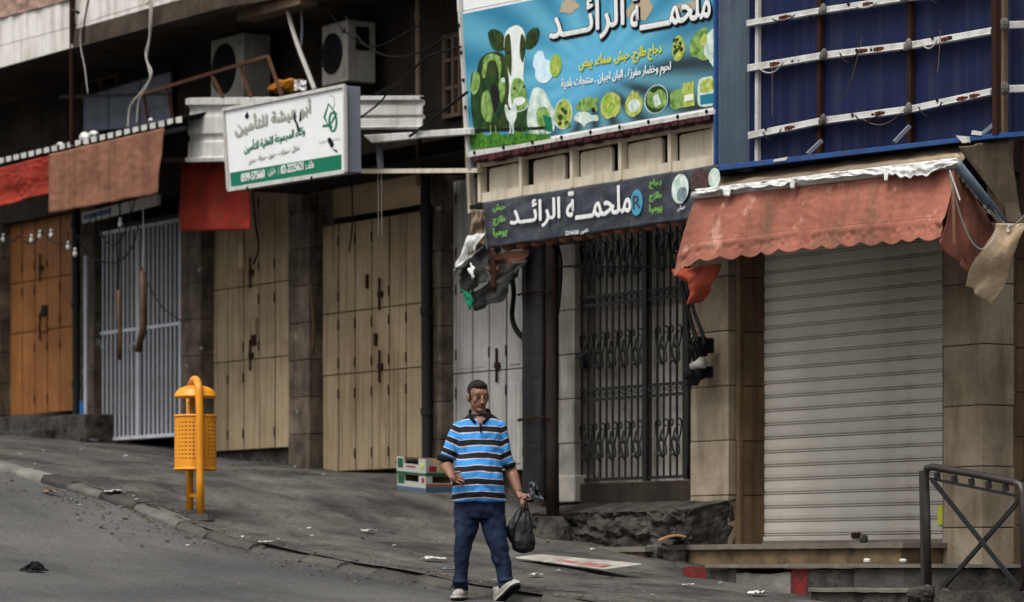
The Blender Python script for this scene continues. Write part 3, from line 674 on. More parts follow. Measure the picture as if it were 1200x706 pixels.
# small window by the sign, upper floor
def window(x0, x1, y0, y1, v, par):
    s = B(); s.slab([(x0, y1), (x1, y1-2), (x1, y0-3), (x0, y0)], v-.02, .02); f = s.build('window', 'glass_dark', par)
    s = B(); a, c = U(x0, v), U(x1, v); za, zb = Zp(x0, y1, v), Zp(x0, y0, v)
    for u in (a, c-.05, (a+c)/2): s.box(u, u+.05, -v-.03, -v+.015, za, zb)
    for z in (za, zb-.05, (za*2+zb)/3, (za+zb*2)/3): s.box(a+.051, c-.051, -v-.025, -v+.012, z, z+.04)
    s.build('window_frame', 'pipe_tan', f); return f
window(521, 542, 42, 140, .02, bl)
window(98, 140, 62, 118, .0, bl)
# ================================================================ PIPES AND POLES
def pipe(pts, r, m, label, name='drain_pipe', cat='pipe', n=10, joints=0, grp=None):
    b = B(); b.tube(pts, r, n)
    for k in range(joints):
        p = Vector(pts[0]).lerp(Vector(pts[-1]), (k+.6)/joints); b.ring([(p.x, p.y, p.z-.04, r*1.25, r*1.25), (p.x, p.y, p.z+.04, r*1.25, r*1.25)], n)
    return tag(b.build(name, m, smooth=False), label, cat, grp)
pipe([P(89.5, 508, .12), P(88.5, 225, .12)], .05, 'pipe_dark', 'dark grey drain pipe beside the orange steel door', joints=3)
pipe([P(500.5, 553, .1), P(498.5, 200, .1)], .055, 'pipe_dark', 'black drain pipe between the cream door and grey white door', joints=3)
pipe([P(491, 218, .35), P(489.5, -30, .35)], .03, 'pipe_tan', 'thin tan pipe rising past the right air conditioner to the slab', joints=2)
pipe([P(84.5, 170, 1.35), P(84, -20, 1.56)], .03, 'rust', 'rusty vertical steel pole in front of the tiled balcony', 'steel_pole', 'pole')
pipe([P(100.5, 505, .15), P(100.5, 300, .15)], .025, 'gate_white', 'thin pale pipe running up left of the barred gate')
b = B(); b.slab([(93.5, 512), (97, 512), (97, 470), (93.5, 470)], .17, .01); tag(b.build('painted_board', 'blue_paint'), 'narrow blue strip of board at foot of pale pipe', 'board')
# utility pole wrapped in tarp
pv = .75
t = thing('utility_pole', 'brown wooden utility pole wrapped in dark grey sheeting by the scroll gate', 'pole', P(650, 612, pv))
a = P(648, 622, pv); c = P(645, 285, pv)
b = B(); b.tube([a, a.lerp(c, .3), a.lerp(c, .6), c, c+Vector((0, 0, .25))], [.066, .064, .063, .062, .061], 14); b.build('pole_shaft', 'pole_brown', t, smooth=True)
s = B()
def wrap(q, r):
    z0, z1 = Zp(630, 587, pv), Zp(630, 283, pv); z = z0+(z1-z0)*r; an = q*2*PI
    cu = U(634.5, pv); k = 1+.10*nz(math.cos(an)*2, z*1.2, 4)+.05*nz(math.cos(an)*5+q, z*3, 8)+.05*math.sin(an*11+1.5*math.sin(z*2.1))*(.5+nz(z*1.5, an))
    return (cu+math.cos(an)*.165*k, -pv-.06+math.sin(an)*.12*k, z+(.02*nz(q*9, 0, 3) if r == 0 else 0))
s.grid(wrap, 40, 60); s.build('grey_sheeting', 'tarp_grey', t, smooth=True, solid=.006)
for y in (345, 492): 
    s = B(); z = Zp(630, y, pv); s.tube([(U(634, pv)+math.cos(k*PI/8)*.235, -pv-.05+math.sin(k*PI/8)*.165, z+.015*math.sin(k)) for k in range(17)], .009, 5); s.build('tie_wire', 'rust', t)
b = B(); b.ring([(a.x, a.y, a.z-.1, .2, .2), (a.x, a.y, a.z+.05, .17, .16), (a.x, a.y, a.z+.14, .10, .10)], 14); b.build('footing', 'rubble', t)
s = B(); s.bar(P(598, 290, pv), P(680, 282, pv), .05, .05); s.bar(P(640, 285, pv), P(640, 262, pv), .04, .04); s.build('cross_bar', 'black', t)
s = B(); s.grid(lambda q, r: P(620+3*nz(r*3, 1)+17*q*(.35+.65*r), 566+22*r+6*nz(q*4, r*4), pv+.2+.14*nz(q*4, r*4, 6)), 10, 14)
tag(s.build('plastic_sheet', 'bag_clear', smooth=True, solid=.004), 'torn grey translucent plastic snagged at foot of the wrapped pole', 'plastic')
# ================================================================ AIR CONDITIONERS
def ac(x0, x1, x2, yt, yb, v, label, dark=False):
    # front from x0 to x1, right side to x2, rows at x1
    a, c = U(x0, v), U(x1, v); dp = .36
    z0, z1 = Zp(x1, yb, v), Zp(x1, yt, v)
    t = thing('air_conditioner', label, 'air conditioner', ((a+c)/2, -v+dp/2, z0), 'air conditioner outdoor units on the upper wall')
    b = B(); b.box(a, c, -v, -v+dp, z0, z1); b.build('casing', 'ac_white', t, bevel=.015, seg=3)
    cx = a+(c-a)*.42; cz = (z0+z1)/2; R = min((z1-z0)*.40, (c-a)*.40)
    b = B(); b.ring([(0, 0, 0, R, R), (0, 0, .004, R, R)], 28); b.v = [(cx+p[0], -v-.003-p[2], cz+p[1]) for p in b.v]; b.build('fan_opening', 'black', t)
    b = B()
    for k in range(1, 7):
        rr = R*k/6.2; b.tube([(cx+math.cos(i*PI/14)*rr, -v-.02, cz+math.sin(i*PI/14)*rr) for i in range(29)], .0045, 4)
    for k in range(12):
        an = k*PI/6; b.tube([(cx+math.cos(an)*R*.12, -v-.018, cz+math.sin(an)*R*.12), (cx+math.cos(an)*R, -v-.015, cz+math.sin(an)*R)], .004, 4)
    b.build('fan_grille', 'pipe_dark', t)
    b = B()
    for k in range(3):
        a0 = k*2*PI/3
        b.add([(cx, -v-.006, cz)]+[(cx+math.cos(a0+j*.22)*R*.85, -v-.005-j*.001, cz+math.sin(a0+j*.22)*R*.85) for j in range(4)], [(0, 1, 2, 3, 4)])
    b.build('fan_blade', 'pipe_dark', t)
    b = B(); b.box(c+.001, c+.02, -v+.10, -v+.27, z0+(z1-z0)*.52, z0+(z1-z0)*.9); b.build('side_cover', 'ac_white' if not dark else 'black', t, bevel=.006)
    b = B()
    for k in range(7): b.box(a+.60*(c-a)+.13, c-.03, -v-.006, -v-.001, z0+.05+k*.02, z0+.058+k*.02)
    b.build('louvre', 'ac_white', t)
    b = B(); b.box(c-.12, c-.03, -v-.004, -v-.001, z1-.14, z1-.09); b.build('badge', 'holder_brown' if dark else 'metal_grey', t)
    b = B()
    for u in (a+.1, c-.14): b.bar((u, -v-.02, z0-.025), (u, .02, z0-.025), .04, .04); b.bar((u, -v+.05, z0-.03), (u, .02, z0-.25), .03, .03)
    b.build('bracket', 'rust', t)
ac(247, 285, 315, 38, 113, .5, 'dusty white air conditioner above the cream fascia, behind rusty bars')
ac(377, 407, 440, 23, 95, .5, 'white air conditioner with red badge tucked under the dark slab', True)
# rusty bars before the left unit
t = thing('bar_rack', 'rusty steel bar frame crossing in front of the left air conditioner', 'frame', P(245, 118, 1.1))
V1 = 1.1
b = B(); b.bar(P(168, 110.5, V1), P(314, 66, V1), .035, .035); b.build('top_bar', 'rust_light', t)
for q in (((195, 103), (203, 140)), ((247, 85), (262, 116)), ((281, 77), (294, 114)), ((314, 66), (330, 112)), ((168, 110), (175, 148))):
    b = B(); b.bar(P(*q[0], V1), P(*q[1], V1), .03, .03); b.build('strut', 'rust_light' if q[0][0] > 200 else 'rust', t)
b = B(); b.bar(P(70, 114, .9), P(202, 110, .9), .04, .03); tag(b.build('steel_rail', 'pipe_dark'), 'dark horizontal steel rail in front of the faded shop board', 'rail')
# coiled yellow hose
b = B()
for k in range(4):
    c = P(333+k*2, 104-k*2.2, .7); b.tube([(c.x+math.cos(i*PI/10)*(.26-.02*k), c.y+math.sin(i*PI/10)*.13, c.z+.012*math.sin(i*2+k)) for i in range(21)], .022, 6)
tag(b.build('hose', 'yellow', smooth=True), 'coil of yellow hose lying on the cream fascia by the insurance sign', 'hose')
b = B(); b.grid(lambda q, r: P(345+14*q, 94+12*r+2*nz(q*4, r*4), .85+.05*nz(q*5, r*5, 4)), 6, 6); tag(b.build('plastic_bag', 'cloth_white', solid=.004), 'small white bag lying beside the yellow hose', 'plastic bag')
# faded board behind
v = .08
t = thing('shop_board', 'faded grey blue shop board with worn Arabic writing on upper wall', 'sign', P(150, 150, v))
for i, (x0, x1) in enumerate(((98, 127), (128, 164), (165, 200))):
    b = B(); b.slab([(x0, 155-(x0-98)*.1), (x1-.6, 155-(x1-98)*.1), (x1-.6, 113-(x1-98)*.28), (x0, 113-(x0-98)*.28)], v, .03); b.build('board_panel', 'board_faded', t)
text(t, 'تجارة عامة', (100, 146), (125, 141), 11, v+.006, 'print_grey'); text(t, 'مواد غذائية', (130, 140), (162, 132), 13, v+.006, 'print_grey'); text(t, 'بالجملة', (168, 134), (197, 127), 13, v+.006, 'print_grey')
b = B(); b.bar(P(97, 113, v+.02), P(202, 80, v+.02), .03, .03); b.build('board_frame', 'pipe_dark', t)
# second storey stone pieces right of AC (dim)
# ================================================================ CREAM FASCIA (ribbed metal) behind the insurance sign
t = thing('ribbed_fascia', 'ribbed cream metal fascia running behind the insurance sign', 'fascia', P(350, 190, 1.1))
def fascia(x0, x1, y0, y1, v, nm):
    a, c = U(x0, v), U(x1, v); zt, zb = Zp(x0, y0, v), Zp(x0, y1, v); h = zt-zb
    pr = [(0, .05), (.02, 0), (.10, 0), (.14, .05), (.20, .06), (.26, .05), (.30, .035), (.55, .03), (.60, .06), (.66, .06), (.70, .035), (.92, .03), (.95, -.01), (1, 0)]
    s = B(); m_ = len(pr); zr = Zp(x1, y0-.5, v); hr = zr-Zp(x1, y1-1, v); vs = [(a, -v+d, zt-h*k) for k, d in pr] + [(c, -v+d, zr-hr*k) for k, d in pr]
    s.add(vs, [(i, i+1, i+1+m_, i+m_) for i in range(m_-1)]); s.build(nm, 'metal_white', t, solid=.012)
fascia(218, 262, 115, 190, 1.12, 'fascia_sheet'); fascia(262.5, 330, 114.5, 190, 1.12, 'fascia_sheet'); fascia(405, 492, 113, 152, .85, 'fascia_sheet')
# ================================================================ INSURANCE SIGN
v = 1.5
t = thing('sign_box', 'white and green Arabic insurance sign box with torn holes', 'sign', P(335, 220, v))
TL, TR, BR, BL = (262, 129), (404, 100.5), (405, 201.5), (268, 223)
def sq(a, b_):           # point inside the sign quad, a to the right, b_ downward
    x = (TL[0]*(1-a)+TR[0]*a)*(1-b_)+(BL[0]*(1-a)+BR[0]*a)*b_; y = (TL[1]*(1-a)+TR[1]*a)*(1-b_)+(BL[1]*(1-a)+BR[1]*a)*b_; return (x, y)
b = B(); b.slab([TL, TR, BR, BL], v, .19); b.build('box_casing', 'metal_grey', t, bevel=.005)
b = B(); q = [sq(.015, .025), sq(.99, .025), sq(.99, .975), sq(.015, .975)]; b.slab(q, v+.004, .003); b.build('sign_face', 'sign_white', t)
b = B()
for A, C in ((TL, TR), (BL, BR)): b.bar(P(*A, v+.01), P(*C, v+.01), .035, .03)
for A, C in ((TL, BL), (TR, BR)): b.bar(P(*A, v+.012), P(*C, v+.012), .03, .035)
b.build('sign_frame', 'metal_white', t)
b = B(); q = [sq(.02, .79), sq(.965, .79), sq(.965, .965), sq(.02, .965)]; b.slab(q, v+.007, .003); b.build('green_band', 'print_green', t)
vp = v+.006
text(t, 'أبو عيشة للتأمين', sq(.08, .36), sq(.71, .27), 21, vp, 'print_faded', bold=.5)
text(t, 'أبو عيشة للتأمين', sq(.09, .385), sq(.72, .295), 21, vp-.002, 'print_grey', bold=.2)
text(t, 'وكلاء المجموعة الاهلية للتأمين', sq(.15, .60), sq(.66, .505), 15, vp, 'print_green', bold=.35)
text(t, 'منازل - سيارات - حريق - سرقة - بحري', sq(.18, .745), sq(.61, .685), 9, vp, 'print_grey', bold=.1)
vp = v+.010
text(t, '0599-575660', sq(.11, .925), sq(.31, .915), 9.5, vp, 'print_white', bold=.3, arabic=False)
text(t, 'خليل: ', sq(.34, .915), sq(.405, .905), 9, vp, 'print_white', bold=.15)
text(t, '/', sq(.425, .915), sq(.435, .912), 9.5, vp, 'print_white', arabic=False)
text(t, '02-2225621', sq(.45, .905), sq(.64, .895), 9.5, vp, 'print_white', bold=.3, arabic=False)
text(t, 'هاتف: ', sq(.66, .90), sq(.73, .895), 9.5, vp, 'print_white', bold=.15)
# emblem: diamond with a loop
def ribbon(b, pts, wd, vv, mi=0, closed=False):
    n = len(pts); L = []; R = []
    for i in range(n):
        p = pts[i]; q0 = pts[(i-1) % n] if (closed or i > 0) else p; q1 = pts[(i+1) % n] if (closed or i < n-1) else p
        dx, dy = q1[0]-q0[0], q1[1]-q0[1]; l = math.hypot(dx, dy) or 1; nx, ny = -dy/l*wd/2, dx/l*wd/2
        L.append(P(p[0]+nx, p[1]+ny, vv)); R.append(P(p[0]-nx, p[1]-ny, vv))
    m_ = n if closed else n-1
    b.add(L+R, [(i, (i+1) % n, (i+1) % n+n, i+n) for i in range(m_)], mi)
vp = v+.0065
b = B(); ribbon(b, [(385, 122), (394, 134), (385.5, 149), (380, 137.5)], 2.6, vp, closed=True)
ribbon(b, [(390+4.2*math.cos(k*PI/10), 143+11*math.sin(k*PI/10)) for k in range(20)], 2.4, vp+.0006, closed=True)
ribbon(b, [(378, 148), (386, 147), (389, 150)], 3, vp+.0003); b.build('emblem', 'print_green', t)
b = B(); ribbon(b, [(387, 112), (391, 114), (392, 122), (390, 128)], .8, vp); b.build('emblem_tail', 'print_grey', t)
text(t, 'شركة المجموعة الاهلية', (374, 170), (399, 165), 4.5, vp, 'print_grey')
b = B()
for q in ([(383, 163), (387, 160.5), (392, 170), (388, 174), (385.5, 169)], [(389, 174), (395, 176), (395, 179), (392, 177)], [(286.5, 137), (289.5, 130.5), (292, 136.5), (289, 140)], [(344, 133), (346, 132), (346.5, 140), (350, 147), (351, 154), (348.5, 155), (347, 146), (344, 141)], [(351.3, 131), (352.6, 131), (352.8, 141), (350.4, 143.5)]):
    b.poly(q, v+.0095)
b.build('torn_hole', 'black', t)
for x, y in ((290, 221), (365, 209)):
    b = B(); b.bar(P(x, y-2, v+.03), P(x, y+3, v+.03), .02, .02); b.build('clip', 'black', t)
# white metal canopy strip and rail right of it
t = thing('metal_canopy', 'narrow white metal canopy with steel rail right of insurance sign', 'canopy', P(480, 180, .9))
b = B(); b.slab([(425, 158.5), (486, 155), (486, 163), (435, 168), (430, 163)], 1.0, .06); b.build('canopy_strip', 'metal_white', t, bevel=.008)
b = B(); b.slab([(488, 154), (551, 150), (551, 158), (488, 162)], 1.03, .06); b.build('canopy_strip', 'metal_white', t, bevel=.008)
b = B(); p, q = P(425, 160, .95), P(640, 152, .95); b.ext([p, q, (q.x, 0, q.z+.1), (p.x+.3, 0, p.z+.1)], (0, 0, .03)); b.build('shade_roof', 'roof_black', t)
b = B(); b.bar(P(425, 201, .9), P(562, 200, .9), .045, .045); b.build('rail', 'metal_cream', t)
for q0, q1 in (((444, 167), (446, 198)), ((553, 150), (553, 200))): b = B(); b.bar(P(*q0, .9), P(*q1, .9), .05, .05); b.build('hanger', 'metal_grey', t)
b = B(); b.box(U(292, .7), U(640, .7), -.66, .0, Zp(400, 215, .7)+.10, Zp(400, 215, .7)+.13); tag(b.build('shade_board', 'roof_black'), 'dark board added behind the insurance sign to shade the cream doors', 'canopy')  # board added above the doors to darken their upper half
# ================================================================ CORRUGATED AWNING ROOF, LEFT
t = thing('corrugated_awning', 'black corrugated awning roof with white painted edge, upper left', 'awning', P(110, 180, 1.35))
pA, pB = P(-60, 203, 1.35), P(216, 139.5, 1.35); n = 130
vs = []
for row, (dw, dz) in enumerate(((0, 0), (1.34, .32))):
    for i in range(n+1):
        p = pA.lerp(pB, i/n); vs.append((p.x, p.y+dw, p.z+dz+.028*math.cos(i/n*2*PI*30)))
b = B(); b.add(vs, [(i, i+1, n+2+i, n+1+i) for i in range(n)]); b.build('corrugated_sheet', 'roof_black', t, solid=.01, smooth=True)
for k in range(30):
    p = pA.lerp(pB, (k+.12)/30); q = pA.lerp(pB, (k+.74)/30)
    s = B(); s.ext([(p.x, p.y-.012, p.z+.035), (q.x, q.y-.012, q.z+.035), (q.x+.01, q.y-.012, q.z-.028+random.uniform(-.01, .01)), (p.x+.012, p.y-.012, p.z-.03)], (0, .01, 0)); s.build('white_edge', 'metal_white', t)
b = B(); b.bar(pA+Vector((0, .03, -.10)), pB+Vector((0, .03, -.10)), .05, .05); b.build('edge_bar', 'black', t)
for x, y, r_ in ((100, 163, .12), (109, 160, .10), (70, 171, .06), (176, 144, .05)):
    p = P(x, y-2, 1.3); b = B(); b.ell(p, (r_, r_*.5, r_*.42), 12); b.v = [(q_[0]+.03*nz(q_[0]*14, q_[2]*14), q_[1], q_[2]+.03*nz(q_[0]*17, q_[2]*9, 3)) for q_ in b.v]; b.build('crumpled_cloth', 'cloth_white', t)
# cloths below it
def cloth(name, label, cat, TLp, TRp, BRp, BLp, v, m, nu=40, nv=24, fold=.03, nf=7, scal=None, vb=None, grp=None, parent=None, seed=0., solid=.006, bulge=0.):
    b = B()
    vb = v if vb is None else vb
    def f(a, c):
        x = (TLp[0]*(1-a)+TRp[0]*a)*(1-c)+(BLp[0]*(1-a)+BRp[0]*a)*c; y = (TLp[1]*(1-a)+TRp[1]*a)*(1-c)+(BLp[1]*(1-a)+BRp[1]*a)*c
        if scal: y += scal[1]*abs(math.sin(a*PI*scal[0]))*max(0, (c-.86)/.14)
        p = P(x, y, v+(vb-v)*c)
        p[1] += fold*(.3+.7*c)*(.6*math.sin(a*nf*6.28+seed+.8*c)+1.2*nz(a*nf*1.3+seed, c*2.2, seed)) + .35*fold*nz(a*20, c*12, seed) - bulge*math.sin(c*PI)
        return p
    b.grid(f, nu, nv); o = b.build(name, m, parent, smooth=True, solid=solid)
    if parent is None: tag(o, label, cat, grp)
    return o
cloth('awning_cloth', 'bright red awning cloth under the corrugated roof, at left edge of photo', 'awning', (-30, 205), (58.5, 182), (61, 226), (-30, 250), 1.42, 'cloth_red', fold=.06, nf=2, seed=1)
cloth('awning_cloth', 'faded brown awning cloth hanging under the corrugated roof', 'awning', (58, 181), (192.5, 150), (186, 227), (58.5, 250.5), 1.46, 'cloth_brown', nu=70, fold=.028, nf=4, seed=4)
cloth('awning_cloth', 'deep red cloth hanging below the fascia, left of insurance sign', 'awning', (212, 189), (292, 187), (293, 270), (211, 271), .78, 'cloth_red', nu=50, fold=.035, nf=2.5, seed=9)
b = B(); b.bar(P(192, 188, .9), P(292, 172+14, .9), .05, .04); tag(b.build('steel_rail', 'pipe_tan'), 'brown steel rail holding the deep red cloth', 'rail')
# small tilted sign over the barred gate
v = .35
t = thing('shop_sign', 'small white and blue sign tilted above the barred gate', 'sign', P(135, 255, v))
b = B(); b.slab([(96, 250), (184, 228), (184, 240), (96, 262)], v, .05); b.build('sign_panel', 'metal_white', t)
b = B(); b.slab([(98, 252), (130, 244), (130, 250), (98, 258)], v+.005, .003); b.build('blue_print', 'blue_frame', t)
# hanging sticks
for (x0, y0, x1, y1, xm, lb) in ((139, 340, 140, 422, 141, 'shorter thin mossy stick hanging before the barred gate'), (167, 318, 162, 412, 168, 'longer bent wooden stick hanging before the barred gate')):
    b = B(); v = 1.2; r = .03 if x0 == 139 else .045
    b.tube([P(x0, y0, v), P(x0+.5, y0*.6+y1*.4, v), P(xm, y0*.3+y1*.7, v), P(x1, y1, v)], [r*.7, r*.8, r, r*.85], 8)
    tag(b.build('hanging_stick', 'wood', smooth=True), lb, 'stick', 'sticks hung on wires before the gate')
# string of bulbs
def sag(p, q, d, n=14): return [Vector(p).lerp(Vector(q), i/n) - Vector((0, 0, d*4*(i/n)*(1-i/n))) for i in range(n+1)]
v = 1.25
t = thing('bulb_string', 'black wire with hanging white light bulbs before the left shops', 'string lights', P(60, 290, v))
pts = sag(P(0, 268, v), P(22, 276, v), .12)+sag(P(22, 276, v), P(50, 272, v), .12)+sag(P(50, 272, v), P(110, 250, v), .25)+sag(P(110, 250, v), P(160, 225, v), .5)
b = B(); b.tube(pts, .008, 5); b.build('wire', 'cable', t)
for x, y, y0 in ((4, 281, 268), (37, 282, 274), (47, 277, 272), (80, 290, 272), (88, 298, 272), (141, 263, 235), (60, 276, 270)):
    b = B(); p = P(x, y, v); b.tube([P(x, y0, v), p+Vector((0, 0, .05))], .006, 4)
    b.build('bulb_wire', 'cable', t); b = B(); b.ell(p, (.028, .028, .038), 10); b.tube([p+Vector((0, 0, .035)), p+Vector((0, 0, .075))], .018, 8); b.build('bulb', 'glass_bulb', t, smooth=True)
# ================================================================ CABLES
def cable(pts, r, m, label, grp='loose cables over the shop fronts', cat='cable'):
    # smooth through the points
    P_ = [Vector(p) for p in pts]; out = []
    for i in range(len(P_)-1):
        p0 = P_[max(i-1, 0)]; p1 = P_[i]; p2 = P_[i+1]; p3 = P_[min(i+2, len(P_)-1)]
        for k in range(6):
            t = k/6; out.append(.5*((2*p1)+(p2-p0)*t+(2*p0-5*p1+4*p2-p3)*t*t+(3*p1-p0-3*p2+p3)*t**3))
    out.append(P_[-1]); b = B(); b.tube(out, r, 6)
    return tag(b.build('cable', m, smooth=True), label, cat, grp)
def px(v, *q): return [P(x, y, v) for x, y in q]
cable(px(1.6, (168, -10), (172, 5), (178, 0), (176, 40), (171, 62), (174, 78), (176, 92), (166, 108), (153, 125), (150, 150)), .014, 'cable_white', 'pale cable hanging from balcony to the corrugated roof, thicker loop')
cable(px(1.62, (176, -10), (175, 45), (172, 70), (178, 85), (172, 102), (163, 118), (160, 146)), .010, 'cable_white', 'thin pale cable hanging beside the thicker pale loop')
cable(px(1.58, (104, 0), (99, 25), (98, 50)), .012, 'black', 'short black cable lying on the tiled balcony')
cable(px(1.6, (84, 12), (92, 15)), .02, 'rust', 'short rusty stub across the steel pole by the tiles')
cable(px(1.5, (96, 20), (94, 50), (99, 78), (103, 110)), .007, 'cable_white', 'thin pale wire hanging below the tiled balcony')
cable(px(1.0, (335, -10), (337, 10), (343, 35), (352, 62), (361, 85), (369, 106)), .028, 'cable_white', 'thick pale conduit slanting down to top of the insurance sign', cat='conduit')
cable(px(.9, (352, -10), (354, 30), (353, 55)), .016, 'metal_grey', 'grey conduit hanging beside the thick pale conduit', cat='conduit')
cable(px(1.0, (405, 20), (425, 50), (455, 66), (490, 62), (530, 40)), .010, 'cable', 'black cable sagging across the right air conditioner')
cable(px(.9, (380, 5), (405, 38), (440, 55), (490, 30)), .008, 'cable', 'thin black cable crossing above the right air conditioner')
cable(px(1.0, (440, 110), (470, 95), (500, 68), (540, 55)), .012, 'cable', 'black cable rising right from the cream fascia to the banner')
cable(px(1.0, (405, 150), (440, 125), (455, 108)), .01, 'cable', 'short black cable behind the insurance sign box')
cable(px(1.05, (480, 160), (505, 142), (530, 122), (548, 108)), .014, 'cable', 'black cable from the white canopy up to the banner')
cable(px(.3, (296, 225), (299, 260), (303, 290), (297, 310)), .012, 'black', 'black wire hanging on the stained pillar left of cream door', None)
cable(px(.2, (372, 210), (370, 290)), .01, 'black', 'black wire running down the dark pillar beside door')
cable(px(.1, (364, 330), (368, 390), (366, 415)), .02, 'wood', 'brown cord hanging on the pillar between the cream doors')
cable(px(.8, (600, 322), (602, 345), (600, 370), (604, 385), (612, 395), (620, 398)), .028, 'cable', 'thick black cable looping down left of the wrapped pole')
cable(px(.7, (652, 285), (657, 310), (655, 350), (652, 372)), .024, 'cable', 'thick black cable looping down right of the wrapped pole')
cable(px(.75, (560, 318), (620, 313), (700, 313), (790, 312), (815, 308)), .009, 'cable', 'thin black wire stretched in front of the scroll gate')
cable(px(.35, (798, 330), (806, 362), (812, 385), (818, 402)), .022, 'cable', 'thick black cable on the stone pillar, left strand')
cable(px(.38, (806, 330), (813, 365), (822, 388), (826, 405)), .02, 'cable', 'thick black cable on the stone pillar, right strand')
cable(px(.2, (803, 345), (806, 380), (808, 430), (806, 560)), .012, 'cable', 'thin black cable running down beside scroll gate')
cable(px(1.0, (113, 262), (113, 275)), .006, 'cable', 'short wire hanging before barred gate')
for x in (118, 128, 139, 152, 167): cable(px(1.2, (x, 232), (x+1, 262), (x, 275 if x not in (139, 167) else (340 if x == 139 else 318))), .006, 'cable_white' if x == 167 else 'cable', {118: 'leftmost thin wire hanging under the brown awning cloth', 128: 'second thin wire from left under the brown awning cloth', 139: 'thin wire holding the shorter mossy stick', 152: 'thin wire between the two hanging sticks', 167: 'pale wire holding the longer bent stick'}[x], 'wires hanging before the barred gate', 'wire')
cable(px(1.1, (90, 275), (105, 300), (135, 308), (155, 290), (163, 260)), .009, 'cable', 'black wire sagging in front of the barred gate')
cable(px(.3, (172, 330), (190, 360), (212, 376)), .007, 'cable', 'thin black wire crossing the barred gate to the pillar')
for x in (443, 447): cable(px(.9, (x, 200), (x+.5, 280)), .004, 'cable_white', 'very thin pale string hanging from the rail, %s of a pair' % ('left' if x == 443 else 'right'), 'strings hanging from the canopy rail', 'string')
cable(px(.5, (412, 205), (413, 260), (409, 295)), .01, 'cable', 'hooked black wire hanging before the second cream door')
# meter boxes on the pillar
t = thing('cable_box', 'black cable junction with small silver lamp on the stone pillar', 'junction box', P(816, 440, .1))
for x, y, sx, sz, m in ((815, 410, .13, .16, 'black'), (823, 405, .10, .18, 'black'), (810, 440, .15, .10, 'black'), (822, 436, .10, .14, 'black')):
    b = B(); p = P(x, y, .2); b.ell(p, (sx*.55, .08, sz*.55), 8); b.box(p.x-sx*.4, p.x+sx*.4, p.y-.04, p.y+.12, p.z-sz*.4, p.z+sz*.4); b.build('cable_joint', m, t, bevel=.02)
b = B(); p = P(817, 428, .25); b.tube([p-Vector((.08, 0, .01)), p+Vector((.05, 0, .01)), p+Vector((.09, 0, .02))], [.035, .045, .06], 10); b.build('small_lamp', 'metal_white', t, smooth=True)
b = B()
for k in range(5): b.tube(px(.25, (812+k*3, 395), (806+k*4, 412), (814+k*2, 425), (808+k*3, 446), (804+k*3, 452)), .011, 5)
b.build('cable_tangle', 'cable', t)
# ================================================================ BANNER WITH COW
v = .95
t = thing('shop_banner', 'large blue butcher banner with cow head and white Arabic title', 'sign', P(690, 100, v))
ORG_b = ORG[t.name]
def bq(a, c):            # banner quad with the photographed corners
    TLq, TRq, BRq, BLq = (540, 17), (840, -43), (839, 131), (552, 182); 
    return ((TLq[0]*(1-a)+TRq[0]*a)*(1-c)+(BLq[0]*(1-a)+BRq[0]*a)*c, (TLq[1]*(1-a)+TRq[1]*a)*(1-c)+(BLq[1]*(1-a)+BRq[1]*a)*c)
b = B(); b.slab([(536.5, 15), (840, -46), (840, 131), (549.5, 184)], v-.01, .03); b.build('banner_border', 'sign_white', t)
b = B(); b.add([P(*bq(a, c), v-.006) for a, c in ((0, 0), (1, 0), (1, .965), (0, .965))], [(0, 3, 2, 1)]); b.build('printed_sheet', 'cow_bg', t)
b = B(); b.bar(P(537, -30, v+.01), P(549, 184, v+.01), .035, .03); b.bar(P(549, 182.5, v+.01), P(840, 131, v+.01), .04, .03); b.build('banner_frame', 'metal_white', t)
b = B()
for i in range(9):
    x = 556+i*34; y = 180-(x-552)*.178; b.ell(P(x, y, v+.03), (.02, .015, .02), 6)
for i in range(5): b.ell(P(538+i*2.4, 30+i*32, v+.03), (.02, .015, .02), 6)
b.build('tie_button', 'black', t)
L = [v-.004+.0007*i for i in range(12)]
def fan(b, cx, cy, w_, h_, vv, mi, n=8, jag=.35):
    b.disc(cx, cy, w_, h_, vv, mi, n*2, jag)
# grass
b = B(); pts = [(549, 150), (556, 160), (562, 152), (570, 161), (580, 154), (592, 160), (604, 152), (618, 158), (634, 154), (650, 164), (604, 170), (552, 176)]
b.poly(pts, L[0], 0)
for i in range(40):
    x = 552+i*2.2; b.poly([(x, 176-(x-552)*.16), (x+2.2, 175.5-(x-552)*.16), (x+random.uniform(-5, 6), 176-(x-552)*.16-random.uniform(9, 20))], L[8]+.0002*(i % 3), 0)
b.build('printed_grass', 'print_grass', t)
# cow: body, ears, head
b = B(); cm = ['print_cowdark', 'print_cowwhite', 'print_darkgreen', 'print_leaf', 'print_black', 'print_lime']
b.poly([(560, 74), (567, 64), (580, 60), (592, 64), (597, 90), (600, 120), (602, 150), (572, 155), (563, 140), (556, 110)], L[1], 0)
b.poly([(567, 66), (578, 62), (588, 68), (586, 98), (574, 112), (564, 92)], L[2], 3); b.poly([(572, 70), (583, 72), (586, 108), (574, 118), (568, 92)], L[3], 0)
b.poly([(551, 88), (558, 82), (564, 96), (566, 128), (572, 152), (556, 158), (552, 130)], L[2], 2)
b.disc(557, 100, 6, 14, L[3], 3, 10, .3)
b.poly([(571, 40), (574, 35), (580, 34), (588, 38), (593, 48), (592, 58), (584, 61), (576, 57)], L[3], 2); b.poly([(574, 41), (580, 38), (587, 43), (589, 54), (582, 57)], L[4], 0)
b.poly([(614, 52), (617, 40), (624, 33), (631, 32), (633, 40), (629, 52), (622, 58), (616, 58)], L[3], 2); b.poly([(617, 50), (621, 40), (629, 36), (628, 47), (621, 55)], L[4], 0)
